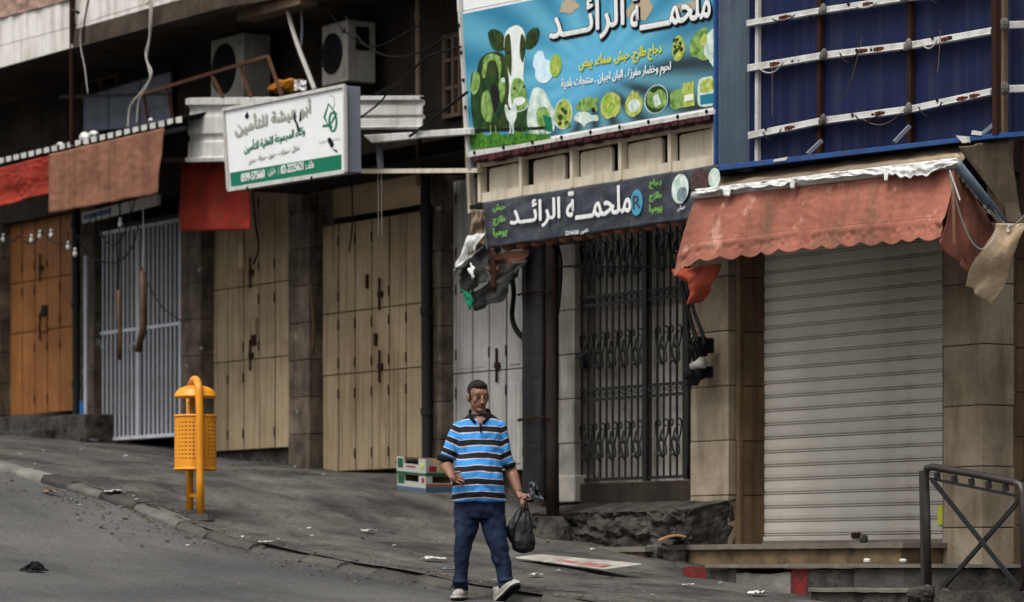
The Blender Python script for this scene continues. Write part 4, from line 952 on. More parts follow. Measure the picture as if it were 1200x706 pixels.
b.poly([(592, 38), (598, 32), (606, 29), (613, 34), (616, 44), (615, 60), (614, 78), (613, 92), (616, 108), (620, 124), (612, 131), (601, 132), (595, 122), (597, 104), (596, 88), (593, 68), (590, 52)], L[4], 1)
b.poly([(591, 44), (597, 38), (599, 52), (600, 74), (599, 92), (595, 80), (591, 62)], L[5], 0); b.poly([(611, 38), (616, 46), (615, 62), (613, 76), (609, 66), (609, 50)], L[5], 0)
b.disc(596, 62, 2, 2, L[6], 4, 8); b.disc(613, 58, 1.6, 2, L[6], 4, 8)
b.poly([(600, 94), (606, 91), (613, 94), (617, 110), (619, 124), (610, 131), (601, 128), (598, 112)], L[6], 3); b.disc(603, 104, 1.6, 2.2, L[7], 2, 8); b.disc(614, 102, 1.4, 2.2, L[7], 2, 8)
b.poly([(602, 116), (612, 113), (617, 118), (610, 124), (603, 123)], L[7], 1)
b.poly([(600, 132), (615, 130), (622, 124), (628, 140), (626, 152), (604, 156)], L[2], 2)
b.build('printed_cow', cm, t)
# turkey, hens
b = B(); b.poly([(562, 96), (568, 90), (578, 90), (585, 98), (590, 112), (588, 132), (582, 148), (570, 148), (562, 134), (560, 112)], L[7], 0); b.poly([(565, 110), (572, 104), (578, 124), (576, 144), (568, 142), (563, 128)], L[8], 1)
b.poly([(576, 96), (583, 100), (586, 118), (580, 136), (575, 118)], L[8], 2)
b.poly([(584, 96), (588, 91), (592, 94), (593, 102), (590, 118), (587, 122), (585, 108)], L[9], 1)
for x in (574, 580): b.poly([(x, 147), (x+1, 147), (x+1.8, 158), (x+.8, 158)], L[9], 1)
b.poly([(587, 92), (591, 91), (592, 96), (588, 97)], L[10], 3)
b.build('printed_turkey', ['print_darkgreen', 'print_leaf', 'print_black', 'print_pale'], t)
b = B(); b.poly([(592, 122), (595, 124), (596, 130), (600, 128), (602, 114), (605, 122), (606, 136), (602, 146), (600, 154), (599, 146), (594, 140), (591, 128)], L[9], 0)
for x in (596.5, 600): b.poly([(x, 143), (x+1, 143), (x+3, 157), (x-1, 157), (x+1.2, 155)], L[9], 0)
b.build('printed_hen', 'print_pale', t)
# dressed poultry, plates, fish, packs
b = B(); b.poly([(624, 104), (630, 102), (638, 106), (643, 118), (650, 130), (651, 146), (648, 156), (634, 158), (620, 157), (617, 140), (619, 124)], L[3], 0); b.poly([(628, 128), (640, 124), (647, 140), (644, 154), (630, 150)], L[4], 1); b.poly([(636, 134), (646, 138), (648, 155), (640, 154)], L[5], 2); b.build('printed_chicken', ['print_pale', 'print_leaf', 'print_green'], t)
b = B(); b.disc(660, 134, 11, 18, L[3], 0); b.disc(660, 134, 10, 17, L[4], 1, 18, .05); 
for k in range(14): b.disc(660+random.uniform(-7, 7), 134+random.uniform(-13, 13), 2.6, 3, L[5]+.0002*k, 2+k % 2, 7, .3)
b.build('printed_plate', ['print_pale', 'print_food', 'print_leaf', 'print_cowdark'], t)
b = B(); b.poly([(673, 127), (680, 117), (690, 113), (699, 116), (703, 113), (699, 124), (701, 132), (694, 127), (688, 131), (680, 130)], L[3], 0); b.poly([(672, 138), (678, 131), (688, 131), (694, 136), (700, 134), (702, 142), (694, 142), (686, 146), (685, 150), (680, 144), (674, 142)], L[4], 1); b.disc(695, 129, 2, 3, L[5], 2, 8); b.disc(677, 136, .8, .9, L[6], 2, 6); b.build('printed_fish', ['print_leaf', 'print_pale', 'print_black'], t)
b = B(); b.disc(716, 124, 12.5, 15, L[3], 0, 16, .14); 
for k in range(9): b.disc(716+random.uniform(-7, 7), 124+random.uniform(-9, 9), 4, 4, L[4]+.0002*k, k % 2, 8, .3)
b.build('printed_patties', ['print_food', 'print_lime'], t)
b = B(); b.disc(743, 123, 10.5, 14, L[3], 0, 18, .06); b.disc(743, 124, 7, 8, L[4], 1, 14, .1); b.poly([(738, 112), (741, 105), (744, 110), (748, 106), (749, 114)], L[5], 0); b.build('printed_plate', ['print_food', 'print_pale'], t)
b = B(); b.disc(769, 116.5, 14, 17, L[3], 0); b.disc(769, 116.5, 13, 16, L[4], 1); b.poly([(757, 118), (760, 106), (767, 110), (772, 104), (780, 108), (782, 122), (772, 128), (762, 126)], L[5], 2); b.poly([(765, 114), (771, 110), (775, 122), (768, 126)], L[6], 0); b.build('printed_plate', ['print_pale', 'print_darkgreen', 'print_leaf'], t)
b = B(); b.poly([(785, 107), (800, 104), (801, 98), (813, 95), (814, 124), (800, 126), (786, 130)], L[3], 0); b.poly([(800, 98), (813, 95), (814, 124), (801, 126)], L[4], 1); b.poly([(802, 112), (812, 110), (812, 117), (802, 119)], L[5], 2); b.build('printed_packet', ['print_leaf', 'print_food', 'print_white'], t)
b = B(); b.poly([(818, 96), (822, 91), (838, 89), (838, 124), (822, 126), (817, 122)], L[3], 0); b.poly([(820, 98), (824, 93.5), (838, 91.5), (838, 106), (820, 110)], L[4], 1); b.poly([(820, 112), (838, 109), (838, 121), (821, 123)], L[4], 2); b.build('printed_tray', ['print_pale', 'print_food', 'print_teal'], t)
b = B(); b.disc(795, 57, 7.5, 15, L[3], 0, 16, .05)
for k in range(12): b.disc(795+random.uniform(-5, 5), 57+random.uniform(-11, 11), 2, 2.5, L[4]+.0002*k, 1, 7, .3)
b.build('printed_plate', ['print_food', 'print_cowdark'], t)
b = B(); b.poly([(808, 50), (813, 42), (820, 35), (827, 31), (832, 42), (838, 48), (838, 64), (832, 68), (824, 72), (818, 68), (809, 66)], L[3], 0); b.poly([(828, 40), (838, 32), (838, 82), (830, 70), (824, 62)], L[4], 1); b.disc(816, 56, 5, 8, L[5], 0, 9, .3); b.disc(824, 48, 5, 8, L[6], 2, 9, .3); b.build('printed_vegetables', ['print_leaf', 'print_pale', 'print_food'], t)
b = B(); b.disc(632, 68, 6, 8, L[3], 0, 14, .12); b.disc(638, 84, 11, 14, L[4], 0, 18, .04); b.disc(632, 74, 8, 9, L[5], 0, 14, .05); b.build('printed_eggs', 'print_egg', t)
b = B(); b.disc(651, 77, 7, 13.5, L[6], 0); b.disc(651, 77, 5, 10.5, L[7], 1); b.build('printed_plate', ['print_lime', 'print_food'], t)
# lettering
for dx, dy, vv, m, bo in ((1.6, 2.6, L[3], 'print_black', 1.7), (0, 0, L[9]+.004, 'print_black', 1.55), (0, 0, L[9]+.009, 'print_white', .85)):
    text(t, 'الرائـــد', (644+dx, 57+dy), (731+dx, 40+dy), 49, vv, m, bold=bo)
    text(t, 'ملحمـــــة', (739+dx, 38+dy), (832+dx, 21+dy), 42, vv, m, bold=bo)
text(t, 'دجاج طازج. حبش. سمك. بيض', (679, 86), (775, 68), 18, L[8], 'print_yellow', bold=.45)
text(t, 'لحوم وخضار مفرزة . البان اجبان . منتجات بلدية', (658, 108), (786, 87), 15, L[8], 'print_white', bold=.35)
for sx_, sy_, ra, rb_ in ((752, 10, 16, 14), (668, 8, 12, 8), (806, 8, 14, 6)): b = B(); b.disc(sx_, sy_, ra, rb_, L[2], 0, 14, .3); b.build('stain', 'print_stain', t)
b = B(); b.slab([(534, -40), (840, -110), (840, -46.5), (536, 14)], v-.02, .06)
tag(b.build('white_board', 'sign_white'), 'white metal board directly above the cow banner', 'board')
# posts behind the banner
b = B(); b.bar(P(553, 250, .7), P(541, 0, .7), .06, .06); tag(b.build('sign_post', 'metal_cream'), 'cream steel upright behind left edge of the cow banner', 'post')
# brick fringe
v = .9
t = thing('tile_coping', 'row of chipped maroon roof tiles under the cow banner', 'tiles', P(690, 165, v))
for i in range(30):
    x = 553+i*9.3; y = 190.5-(x-553)*.178; dd = random.uniform(-1.2, 1.2)
    s = B(); s.slab([(x+.3, y-7), (x+8.4, y-8.5), (x+8.2, y-1.5+dd), (x+.6, y+.5+dd)], v+random.uniform(.06, .10), .25)
    s.build('roof_tile', 'brick_maroon', t, bevel=.006)
    if i % 2 == 0:
        s = B(); s.slab([(x+7, y-8+random.uniform(-1, 1)), (x+12, y-9), (x+11, y-3), (x+8, y-2.4)], v-.02, .2); s.build('mortar_patch', 'cloth_pale' if i % 4 else 'step_top', t)
# cream frame with rounded panels
v = .82
t = thing('panel_frame', 'cream metal frame with six rounded panels above the dark sign', 'frame', P(700, 210, v))
tl = lambda x: 192-(x-560)*.178; bl_ = lambda x: 238-(x-560)*.160
b = B()
b.bar(P(561, tl(561)+1.5, v), P(838, tl(838)+1.5, v), .06, .06); b.bar(P(566, 235, v), P(838, 191, v), .14, .05)
xs = [563, 611.5, 671, 728, 786, 838]
for x in xs: b.bar(P(x+2, tl(x), v+.004), P(x+2.5, bl_(x), v+.004), .05, .08)
b.build('frame_bars', 'metal_cream', t)
b = B(); b.slab([(560, 236), (838, 192), (838, 146), (560, 194)], v-.10, .02); b.build('gap_shade', 'black', t)  # black sheet stands in for the shade in the openings around the panels
for i, (x0, x1) in enumerate(((573, 608), (625, 662), (680, 717), (736, 776), (796, 838))):
    s = B(); r = 3.5; q = []
    T = lambda x: tl(x)+7.5; Bt = lambda x: bl_(x)-9.5
    for cx, cy, a0 in ((x1-r, Bt(x1)-r, 0), (x0+r, Bt(x0)-r, PI/2), (x0+r, T(x0)+r, PI), (x1-r, T(x1)+r, 1.5*PI)):
        for k in range(5): q.append((cx+math.cos(a0+k*PI/8)*r, cy+math.sin(a0+k*PI/8)*r))
    s.slab(q, v-.03+random.uniform(-.01, .01), .04); s.build('rounded_panel', 'metal_cream', t, bevel=.008, seg=2)
# ================================================================ DARK SIGN
v = 1.15
t = thing('dark_banner', 'creased navy cloth banner with white Arabic title over the gate', 'sign', P(690, 270, v))
def dq(a, c):
    A, Bq, C, D = (565, 237.5), (842, 193), (835, 253), (571, 291)
    return ((A[0]*(1-a)+Bq[0]*a)*(1-c)+(D[0]*(1-a)+C[0]*a)*c, (A[1]*(1-a)+Bq[1]*a)*(1-c)+(D[1]*(1-a)+C[1]*a)*c)
b = B()
def nf_(a, c):
    x, y = dq(a, c); y += (.8*math.sin(a*31)+.7*nz(a*14, 3))*(c > .97); p = P(x, y, v); p[1] += .009*math.sin(a*24+2*c)+.012*nz(a*30, c*3)+.008*nz(a*11+c*5, c*2, 4)+.02*max(0, nz(a*9, c*1.5, 7)-.1)*c; return p
b.grid(nf_, 160, 20); b.build('navy_cloth', 'cloth_navy', t, smooth=True, solid=.006)
vt = v+.030
text(t, 'الرائــد', (598, 271), (656, 263), 33, vt, 'print_white', bold=.7); text(t, 'ملحمـــة', (664, 259.5), (739, 249), 34, vt, 'print_white', bold=.7)
for i, (s_, x0, x1, y, h) in enumerate((('حبش', 578, 592, 249, 9), ('طازج', 578, 592, 265, 11), ('يوميا', 578, 594, 279, 11))): text(t, s_, (x0, y), (x1, y-1.5), h, vt, 'print_textgreen', bold=.3)
for i, (s_, x0, x1, y, h) in enumerate((('دجاج', 761, 775, 222, 11), ('طازج', 761, 775, 237, 11), ('يوميا', 761, 776, 251, 11))): text(t, s_, (x0, y), (x1, y-1.5), h, vt, 'print_textgreen', bold=.3)
text(t, '2216430', (662.5, 276), (678, 274.5), 4.8, vt, 'print_white', arabic=False, bold=.15); text(t, 'تلفون', (680, 275), (689, 273), 5.5, vt, 'print_white', bold=.1)
b = B(); b.disc(746, 237.5, 7, 15.5, vt-.003, 0); b.build('blue_disc', 'print_disc', t)
text(t, 'R', (741.5, 245), (750.5, 243.5), 15, vt, 'cloth_navy', arabic=False, bold=.2)
b = B(); b.disc(797, 221.5, 10, 17.5, vt-.003, 0); b.disc(799, 228, 6, 9, vt-.002, 1, 12, .15); b.disc(796, 215, 5, 7, vt-.0015, 0, 12, .2); b.build('printed_bird', ['print_pale', 'print_bluegrey'], t)
text(t, 'حبش', (794, 248), (803, 246), 6.5, vt, 'print_white', bold=.1)
b = B(); b.disc(820, 212, 11.5, 14, vt-.001, 0, 22, .03); b.build('printed_mince', 'print_meat', t)
b = B(); b.disc(837, 209, 7, 12, vt, 0, 16); b.build('printed_plate', 'print_pale', t)
# hem folds below, brownish
b = B()
for i in range(14):
    x = 596+i*16.5; y = 291-(x-571)*.143; b.ell(P(x, y+1, v-.08), (.09, .06, .05), 8)
tag(b.build('rolled_awning', 'cloth_brown', smooth=True), 'brown rolled cloth peeping out below the navy banner', 'awning')
# flat cover added to shade the scroll gate
b = B(); p, q = P(560, 246, .8), P(838, 204, .8); b.ext([(p.x, -.9, p.z), (q.x, -.9, p.z), (q.x, .0, p.z+.05), (p.x, 0, p.z+.05)], (0, 0, .04)); tag(b.build('shade_roof', 'roof_black'), 'dark flat cover added behind the navy banner to shade the gate', 'canopy')
# torn cloth at its left end
t = thing('torn_awning', 'torn white and black cloth dangling left of the navy banner', 'awning', P(570, 330, 1.15))
b = B(); b.grid(lambda a, c: P(554+(17-a*3)*a - c*6*(1-a), 246+(40+a*0)*c+(1-a)*c*14, 1.2+.10*(1-a)+.04*nz(a*5, c*5, 1)), 12, 16); b.build('grey_flap', 'cloth_beige', t, smooth=True, solid=.006)
def triq(A, Bq, C, D, vv, m, nm, f=.06, sd=0., nu=16, nv=20):
    b = B()
    def g_(a, c):
        x = (A[0]*(1-a)+Bq[0]*a)*(1-c)+(D[0]*(1-a)+C[0]*a)*c; y = (A[1]*(1-a)+Bq[1]*a)*(1-c)+(D[1]*(1-a)+C[1]*a)*c
        p = P(x+1.5*nz(a*3, c*3, sd), y+1.5*nz(a*3, c*3, sd+5), vv); p[1] += f*nz(a*2.5, c*2.5, sd)+f*.25*nz(a*8, c*5, sd); return p
    b.grid(g_, nu, nv); return b.build(nm, m, t, smooth=True, solid=.006)
triq((549, 277), (571, 273), (545, 310), (529, 325), 1.3, 'cloth_white', 'white_flap', .08, 1)
triq((556, 300), (570, 286), (571, 330), (540, 344), 1.26, 'cloth_dark', 'black_flap', .08, 2)
triq((536, 322), (549, 308), (549, 350), (541, 341), 1.24, 'cloth_dark', 'black_flap', .05, 3)
triq((541, 340), (548, 342), (556, 352), (550, 364), 1.27, 'print_green', 'green_tip', .03, 4, 8, 8)
triq((548, 345), (604, 318), (588, 352), (556, 365), 1.2, 'cloth_dark', 'dark_flap', .05, 5)
triq((572, 300), (616, 292), (606, 322), (572, 322), 1.05, 'cloth_brown', 'brown_flap', .06, 6)
triq((585, 312), (617, 305), (604, 325), (575, 345), 1.1, 'cloth_dark', 'dark_flap', .05, 7)
triq((574, 292), (578, 292), (581, 340), (576, 338), 1.22, 'rust', 'rusty_strip', .02, 8, 4, 10)
triq((549, 318), (552, 308), (556, 314), (554, 328), 1.35, 'print_white', 'letter_scrap', .02, 9, 4, 4)
# ================================================================ EMPTY BLUE LIGHT BOX
vf, vb = .95, .60
t = thing('light_box', 'empty blue sign box without its front, batten strips and rusty bars inside', 'sign box', P(980, 190, vf))
bot = lambda x: 200-(x-838)*.1225
# back wall panels
for i, (x0, x1) in enumerate(((850, 963), (963.6, 1068), (1068.6, 1186))):
    b = B(); b.slab([(x0, bot(x0)+2), (x1, bot(x1)+2), (x1, -140), (x0, -140)], vb, .04); b.build('blue_panel', 'blue_panel', t)
# left inside wall and front edge
uL = U(839.5, vf); b = B(); b.box(uL, uL+.03, -vf+.01, -vb+.04, Zp(839, 199, vf), Zp(839, -140, vf)); b.build('side_wall', 'blue_grey', t)
b = B(); b.bar(P(839, 201, vf+.01), P(839, -140, vf+.01), .035, .03); b.build('front_edge', 'blue_frame', t)
b = B(); b.bar(P(866.5, 196, vb+.02), P(866.5, -140, vb+.02), .05, .04); b.build('inner_bar', 'rust', t)
# bottom lip and floor of the box
b = B(); b.slab([(836, 201), (1167, 162), (1167, 156.5), (836, 194.5)], vf+.02, .03); b.build('bottom_lip', 'blue_frame', t, bevel=.004)
C0 = P(1167, 162, vf+.02); YC = toW(C0).y
b = B(); b.ext([P(840, 200.5, vf-.012), P(1167, 162.2, vf-.012), P(1190, 162.2, vb-.03), P(840, 200.5, vb-.03)], (0, 0, .02)); b.build('floor', 'blue_panel', t)
def rail(pts, v, hh, nm='batten'):
    for (x0, y0), (x1, y1) in zip(pts, pts[1:]):
        b = B(); b.slab([(x0, y0+hh), (x1-.5, y1+hh), (x1-.5, y1), (x0, y0)], v, .035); b.slab([(x0+1, y0+hh-2.6), (x1-1.5, y1+hh-2.6), (x1-1.5, y1+hh-.6), (x0+1, y0+hh-.6)], v+.03, .03)
        o = b.build(nm, 'batten', t, bevel=.006)
        for k in range(random.randint(1, 2)):
            xx = x0+(x1-x0)*random.uniform(.25, .7); yy = y0+(y1-y0)*(xx-x0)/(x1-x0)
            s = B(); s.slab([(xx, yy+hh-1.5), (xx+9, yy+hh-3), (xx+9, yy+1), (xx, yy+2)], v+.03, .04); s.slab([(xx+4.2, yy+hh-2), (xx+5, yy+hh-2), (xx+5, yy+1), (xx+4.2, yy+1)], v+.034, .04, 1); s.build('lamp_holder', ['holder_brown', 'black'], o, bevel=.003)
        s = B()
        for k in range(3): p = P(x0+(x1-x0)*random.uniform(.1, .9), y0+(y1-y0)*.5+hh*.5, v+.008); s.ell(p, (.018, .01, .018), 6)
        s.build('screw_hole', 'black', o)
        s = B(); xx = x1-3; yy = y1; s.ell(P(xx, yy+hh*.6, v+.05), (.04, .03, .04), 7); s.ell(P(xx+2, yy+hh*.3, v+.05), (.03, .03, .05), 6); s.build('connector', 'kerb', o)
        s = B(); xa = x0+random.uniform(.1, .4)*(x1-x0); xb = xa+random.uniform(18, 34); ya = y0+(y1-y0)*(xa-x0)/(x1-x0)+4; yb = y0+(y1-y0)*(xb-x0)/(x1-x0)+4
        s.tube(sag(P(xa, ya, v+.05), P(xb, yb, v+.05), random.uniform(.03, .1), 10), .007, 5); s.build('loose_wire', 'cable' if random.random() < .6 else 'cable_white', o)
vr = vb+.07
rail([(874, 24), (966, 8), (1062, -6), (1168, -20)], vr, 8)
rail([(875, 76), (967, 60.5), (1066, 49), (1168, 31)], vr, 9)
rail([(876, 155), (966, 137), (1066, 124), (1168, 102)], vr, 9)
for x, m, r in ((888, 'batten', .045), (961, 'rust', .05), (1067, 'rust', .055)):
    b = B(); b.bar(P(x, bot(x)-3, vb+.03), P(x+1, -140, vb+.03), r, r*.8); b.build('upright_bar', m, t)
b = B(); b.bar(P(1168, 158, vf), P(1166, -140, vf), .055, .05); b.build('upright_bar', 'rust', t)
for q0, q1 in (((946, 181), (963, 165)), ((1048, 167), (1066, 148)), ((1152, 156), (1176, 136))):
    b = B(); b.bar(P(*q0, vf-.1), P(*q1, vb+.1), .03, .03); b.build('diagonal_brace', 'metal_grey', t)
b = B(); b.slab([(1120, 159), (1133, 160), (1134, 167), (1128, 168)], vf+.06, .03); b.slab([(1139, 153), (1151, 155), (1150, 159), (1138, 158)], vf+.03, .03); b.slab([(907, 187), (923, 184), (921, 188), (906, 190)], vf+.03, .03); b.build('torn_remnant', 'paper', t)
# second face, turned towards the corner of the street
Yb = toW(P(1186, 100, vb)).y
b = B(); b.ext([PD(1186.6, 160, Yb), PD(1290, 156, Yb), PD(1290, -140, Yb), PD(1186.6, -140, Yb)], (0, .05, 0)); b.build('blue_panel', 'blue_panel', t)
b = B(); b.ext([PD(1167.5, 162, YC), PD(1290, 152, YC), PD(1290, 147, YC), PD(1167.5, 156.5, YC)], (.02, .05, 0)); b.build('bottom_lip', 'blue_frame', t)
for y in (25, 100):
    b = B(); b.ext([PD(1177, y+9, Yb-.12), PD(1290, y+6, Yb-.12), PD(1290, y-3, Yb-.12), PD(1177, y, Yb-.12)], (0, .04, 0)); b.build('batten', 'batten', t, bevel=.006)
    b = B(); b.ell(PD(1177, y+4, Yb-.2), (.05, .04, .06), 8); b.build('connector', 'kerb', t)
b = B(); b.bar(PD(1177, 158, Yb-.1), PD(1178, -140, Yb-.1), .04, .04); b.build('upright_bar', 'pipe_tan', t)
b = B()
for xs_ in ((905, 75, 905, 135), (1010, 45, 985, 118), (1102, 35, 1098, 85), (1012, 140, 1058, 130)):
    b.tube(sag(P(xs_[0], xs_[1], vr+.05), P(xs_[2], xs_[3], vr+.05), .08, 10), .004, 4)
b.build('hanging_wire', 'pipe_tan', t)
# right wall beyond the second pillar
Yr = toW(P(1168, 600, -.25)).y
b = B(); b.ext([PD(1164, 740, Yr), PD(1330, 740, Yr), PD(1330, -200, Yr), PD(1164, -200, Yr)], (0, .4, 0)); wr = b.build('side_wall', 'mortar', br)
for j in range(11):
    y1 = 720-j*52; 
    for x0, x1 in ((1167, 1199), (1199.5, 1262), (1262.5, 1325)):
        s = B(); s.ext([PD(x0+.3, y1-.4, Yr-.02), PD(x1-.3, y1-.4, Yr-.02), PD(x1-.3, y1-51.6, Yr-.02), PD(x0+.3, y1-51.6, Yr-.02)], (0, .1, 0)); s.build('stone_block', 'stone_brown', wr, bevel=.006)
b = B(); b.ext([PD(1150, 165, Yr+.2), PD(1330, 165, Yr+.2), PD(1330, 155, Yr+.2), PD(1150, 155, Yr+.2)], (0, .5, 0)); b.build('lintel', 'mortar', wr)
b = B(); b.slab([(1195, 230), (1200, 230), (1200, 165), (1195, 165)], .5, .05); tag(b.build('post', 'rust'), 'rusty red post at the right edge beside the folded awning', 'post')
# ================================================================ RED AWNING
va = 1.45
t = thing('red_awning', 'faded red scalloped awning with torn white edge over the roller shutter', 'awning', P(960, 310, va))
def aw(a, c):
    xt = 815+(1120-815)*a; yt = 229-(229-193)*a; xb = 785+(1104-785)*a; yb = 312-(312-281)*a
    yb += -3*math.sin(a*PI); sc_ = -6.5*abs(math.cos(a*PI*13.5))*(.75+.5*nz(a*9, 0))+3.5
    yb += 7*max(0, 1-a*12)
    if a < .05: yb += 4
    x = xt*(1-c)+xb*c; y = yt*(1-c)+yb*c - sc_*max(0, (c-.86)/.14) + 1.5*nz(a*6, 2)*c
    p = P(x, y, va+.10*c+.010*(c > .8)*math.cos(a*2*PI*13.5)*(c-.8)*5)
    p[1] += .022*math.sin(a*23+c*2+2*nz(a*5,1))*c + .030*nz(a*6, c*1.5) + .004*nz(a*26, c*14) - .016*math.exp(-((c-.76)/.05)**2)*(.7+1.3*nz(a*34, c*3))
    p[1] += .008*math.exp(-((c-.85)/.03)**2)*nz(a*50, 2)*2
    return p
b = B(); b.grid(aw, 300, 50); b.build('front_cloth', 'cloth_redfade', t, smooth=True, solid=.004)
b = B()
for k in range(170):
    a = k/170; 
    if k % 2: continue
    p = Vector(aw(a, .70))+Vector((0, -.035, 0)); q = Vector(aw(a+1/200, .70))+Vector((0, -.035, 0)); b.bar(p, q, .006, .006)
b.build('stitching', 'cloth_brown', t)
# side cloth at the right end, curling
def side(a, c):
    A, Bq, C, D = (1120, 195), (1167, 268), (1160, 352), (1104, 285)
    x = (A[0]*(1-a)+Bq[0]*a)*(1-c)+(D[0]*(1-a)+C[0]*a)*c; y = (A[1]*(1-a)+Bq[1]*a)*(1-c)+(D[1]*(1-a)+C[1]*a)*c
    y += 6*math.sin(a*9)*(c > .85)*(1-a)
    p = P(x, y, va-.9*a+.08*c); p[1] += .05*nz(a*4, c*3, 4)+.03*math.sin(a*14+c*4)*c; return p
b = B(); b.grid(side, 40, 40); b.build('side_cloth', 'cloth_redfade', t, smooth=True, solid=.008)
def tip(a, c):
    A, Bq, C, D = (1167, 262), (1206, 262), (1164, 358), (1128, 335)
    x = (A[0]*(1-a)+Bq[0]*a)*(1-c)+(D[0]*(1-a)+C[0]*a)*c; y = (A[1]*(1-a)+Bq[1]*a)*(1-c)+(D[1]*(1-a)+C[1]*a)*c
    p = P(x, y, va-.55-.1*a+.2*c*(1-a)); p[1] += .05*nz(a*3, c*3, 9)+.03*math.sin(c*8+a*3); return p
b = B(); b.grid(tip, 30, 30); b.build('pale_flap', 'cloth_pale', t, smooth=True, solid=.008)
# orange fold under the left end
def fold(a, c):
    A, Bq, C, D = (787, 316), (847, 310), (818, 352), (808, 348)
    x = (A[0]*(1-a)+Bq[0]*a)*(1-c)+(D[0]*(1-a)+C[0]*a)*c; y = (A[1]*(1-a)+Bq[1]*a)*(1-c)+(D[1]*(1-a)+C[1]*a)*c+8*c*(1-abs(2*a-1))
    p = P(x, y, va-.05); p[1] += .06*nz(a*3, c*3, 2)+.06*math.sin(a*6+c*2); return p
b = B(); b.grid(fold, 24, 20); b.build('orange_fold', 'cloth_orange', t, smooth=True, solid=.008)
# top beige cloth from wall to bar
def top(a, c):
    A, Bq, C, D = (842, 207), (1140, 166), (1122, 194), (815, 231)
    x = (A[0]*(1-a)+Bq[0]*a)*(1-c)+(D[0]*(1-a)+C[0]*a)*c; y = (A[1]*(1-a)+Bq[1]*a)*(1-c)+(D[1]*(1-a)+C[1]*a)*c
    p = P(x, y, .72+(va-.75)*c); p[2] -= .03*math.sin(c*PI)*(1+nz(a*9, 1)); p[1] += .03*nz(a*12, c*4, 3); return p
b = B(); b.grid(top, 100, 16); b.build('top_cloth', 'cloth_beige', t, smooth=True, solid=.008)
def drape(a, c):
    A, Bq, C, D = (1124, 172), (1192, 164), (1196, 262), (1174, 262)
    x = (A[0]*(1-a)+Bq[0]*a)*(1-c)+(D[0]*(1-a)+C[0]*a)*c; y = (A[1]*(1-a)+Bq[1]*a)*(1-c)+(D[1]*(1-a)+C[1]*a)*c
    p = P(x, y, .45+.75*(1-a)*(1-c)+.12*(1-a)); p[1] += .09*math.sin(a*11+c*2.0)*(.4+c)+.05*nz(a*4, c*3, 8); return p
b = B(); b.grid(drape, 50, 40); b.build('beige_drape', 'cloth_beige', t, smooth=True, solid=.008)
# roller bar with torn white cloth, and the arm
b = B(); b.tube([P(813, 229.5, va+.01), P(1122, 192, va+.01)], .035, 10); b.build('front_bar', 'metal_white', t, smooth=True)
def torn(a, c):
    x = 815+307*a; h = 4+7*max(0, nz(a*14, 3)+.25)+16*math.exp(-((a-.83)/.10)**2)*(.6+.9*abs(nz(a*30, 1)))+ (9 if abs(a-.12) < .012 or abs(a-.37) < .008 or abs(a-.73) < .007 else 0)
    y0 = 225-37*a - 3; p = P(x, y0+h*c, va+.055+.02*c); p[1] += .012*nz(a*60, c*6)-.02*nz(a*25, c*3, 7); return p
b = B(); b.grid(torn, 260, 8); b.build('torn_edge', 'cloth_white', t, smooth=True, solid=.006)
b = B(); b.slab([(1055, 189), (1118, 180), (1121, 184), (1060, 194)], va+.02, .04); b.build('wooden_strip', 'cloth_pale', t)
b = B(); b.tube([P(1121, 193, va-.0), P(1179, 266, va-.85)], .045, 8); b.build('arm', 'blue_grey', t, smooth=True)
def armc(a, c):
    x = 1119+(1180-1119)*a; y = 190+(265-190)*a; p = P(x-4*c, y+(5+7*abs(nz(a*12, 2)))*c, va+.05-.85*a); p[1] += .03*nz(a*15, c*4); return p
b = B(); b.grid(armc, 50, 6); b.build('torn_edge', 'cloth_white', t, smooth=True, solid=.006)
b = B(); b.slab([(1171, 271), (1177, 270), (1174, 301), (1165, 300)], va-.6, .01); b.slab([(1168, 262), (1182, 262), (1182, 272), (1170, 272)], va-.6, .01); b.build('white_rag', 'cloth_white', t)
b = B(); b.tube(sag(P(1113, 205, va+.1), P(1170, 268, va-.5), .35, 14), .007, 5); b.tube(sag(P(1182, 266, va-.6), P(1215, 230, va-.6), .05, 8), .007, 5); b.tube(sag(P(1113, 200, va+.1), P(1125, 235, va+.1), .0, 8), .008, 5); b.build('string', 'cable_white', t)
b = B(); b.slab([(1115, 200), (1118, 199), (1119, 288), (1116, 284)], va+.05, .01); b.build('corner_seam', 'cloth_brown', t)
# ================================================================ YELLOW LITTER BIN
ub, vbn = on_ground(236, 604); g0 = gz(ub, vbn)
wb = toW(Vector((ub, -vbn, g0))); YB = wb.y; k_ = YB/FPX
t = thing('litter_bin', 'bright yellow perforated street litter bin on two posts with domed lid', 'litter bin', Vector(toL(wb)))
def Bq_(x, y, dy=0): return PD(x, y, YB+dy)       # at the bin's own distance
X_ = Vector((WH.x, 0, 0))
ex = toL(wb+Vector((1, 0, 0)))-toL(wb); ey = toL(wb+Vector((0, 1, 0)))-toL(wb)
cc = Bq_(229, 520, .0); R = 24*k_
zt, zb = Bq_(229, 488)[2], Bq_(229, 550)[2]
b = B(); NC, NR = 96, 40; vs = []
for j in range(NR+1):
    for i in range(NC):
        a = 2*PI*i/NC; z = zb+(zt-zb)*j/NR; vs.append((cc.x+math.cos(a)*R, cc.y+math.sin(a)*R, z))
fs = [(j*NC+i, j*NC+(i+1) % NC, (j+1)*NC+(i+1) % NC, (j+1)*NC+i) for j in range(NR) for i in range(NC) if not (i % 3 == 0 and j % 3 == 1 and 5 < j < 35 and (i % 24) > 2)]
b.add(vs, fs); b.build('drum', 'yellow', t, solid=.008, smooth=True)
b = B(); b.ring([(cc.x, cc.y, zb+.005, R-.02, R-.02), (cc.x, cc.y, zt-.03, R-.02, R-.02)], 24); b.build('liner', 'cloth_brown', t)
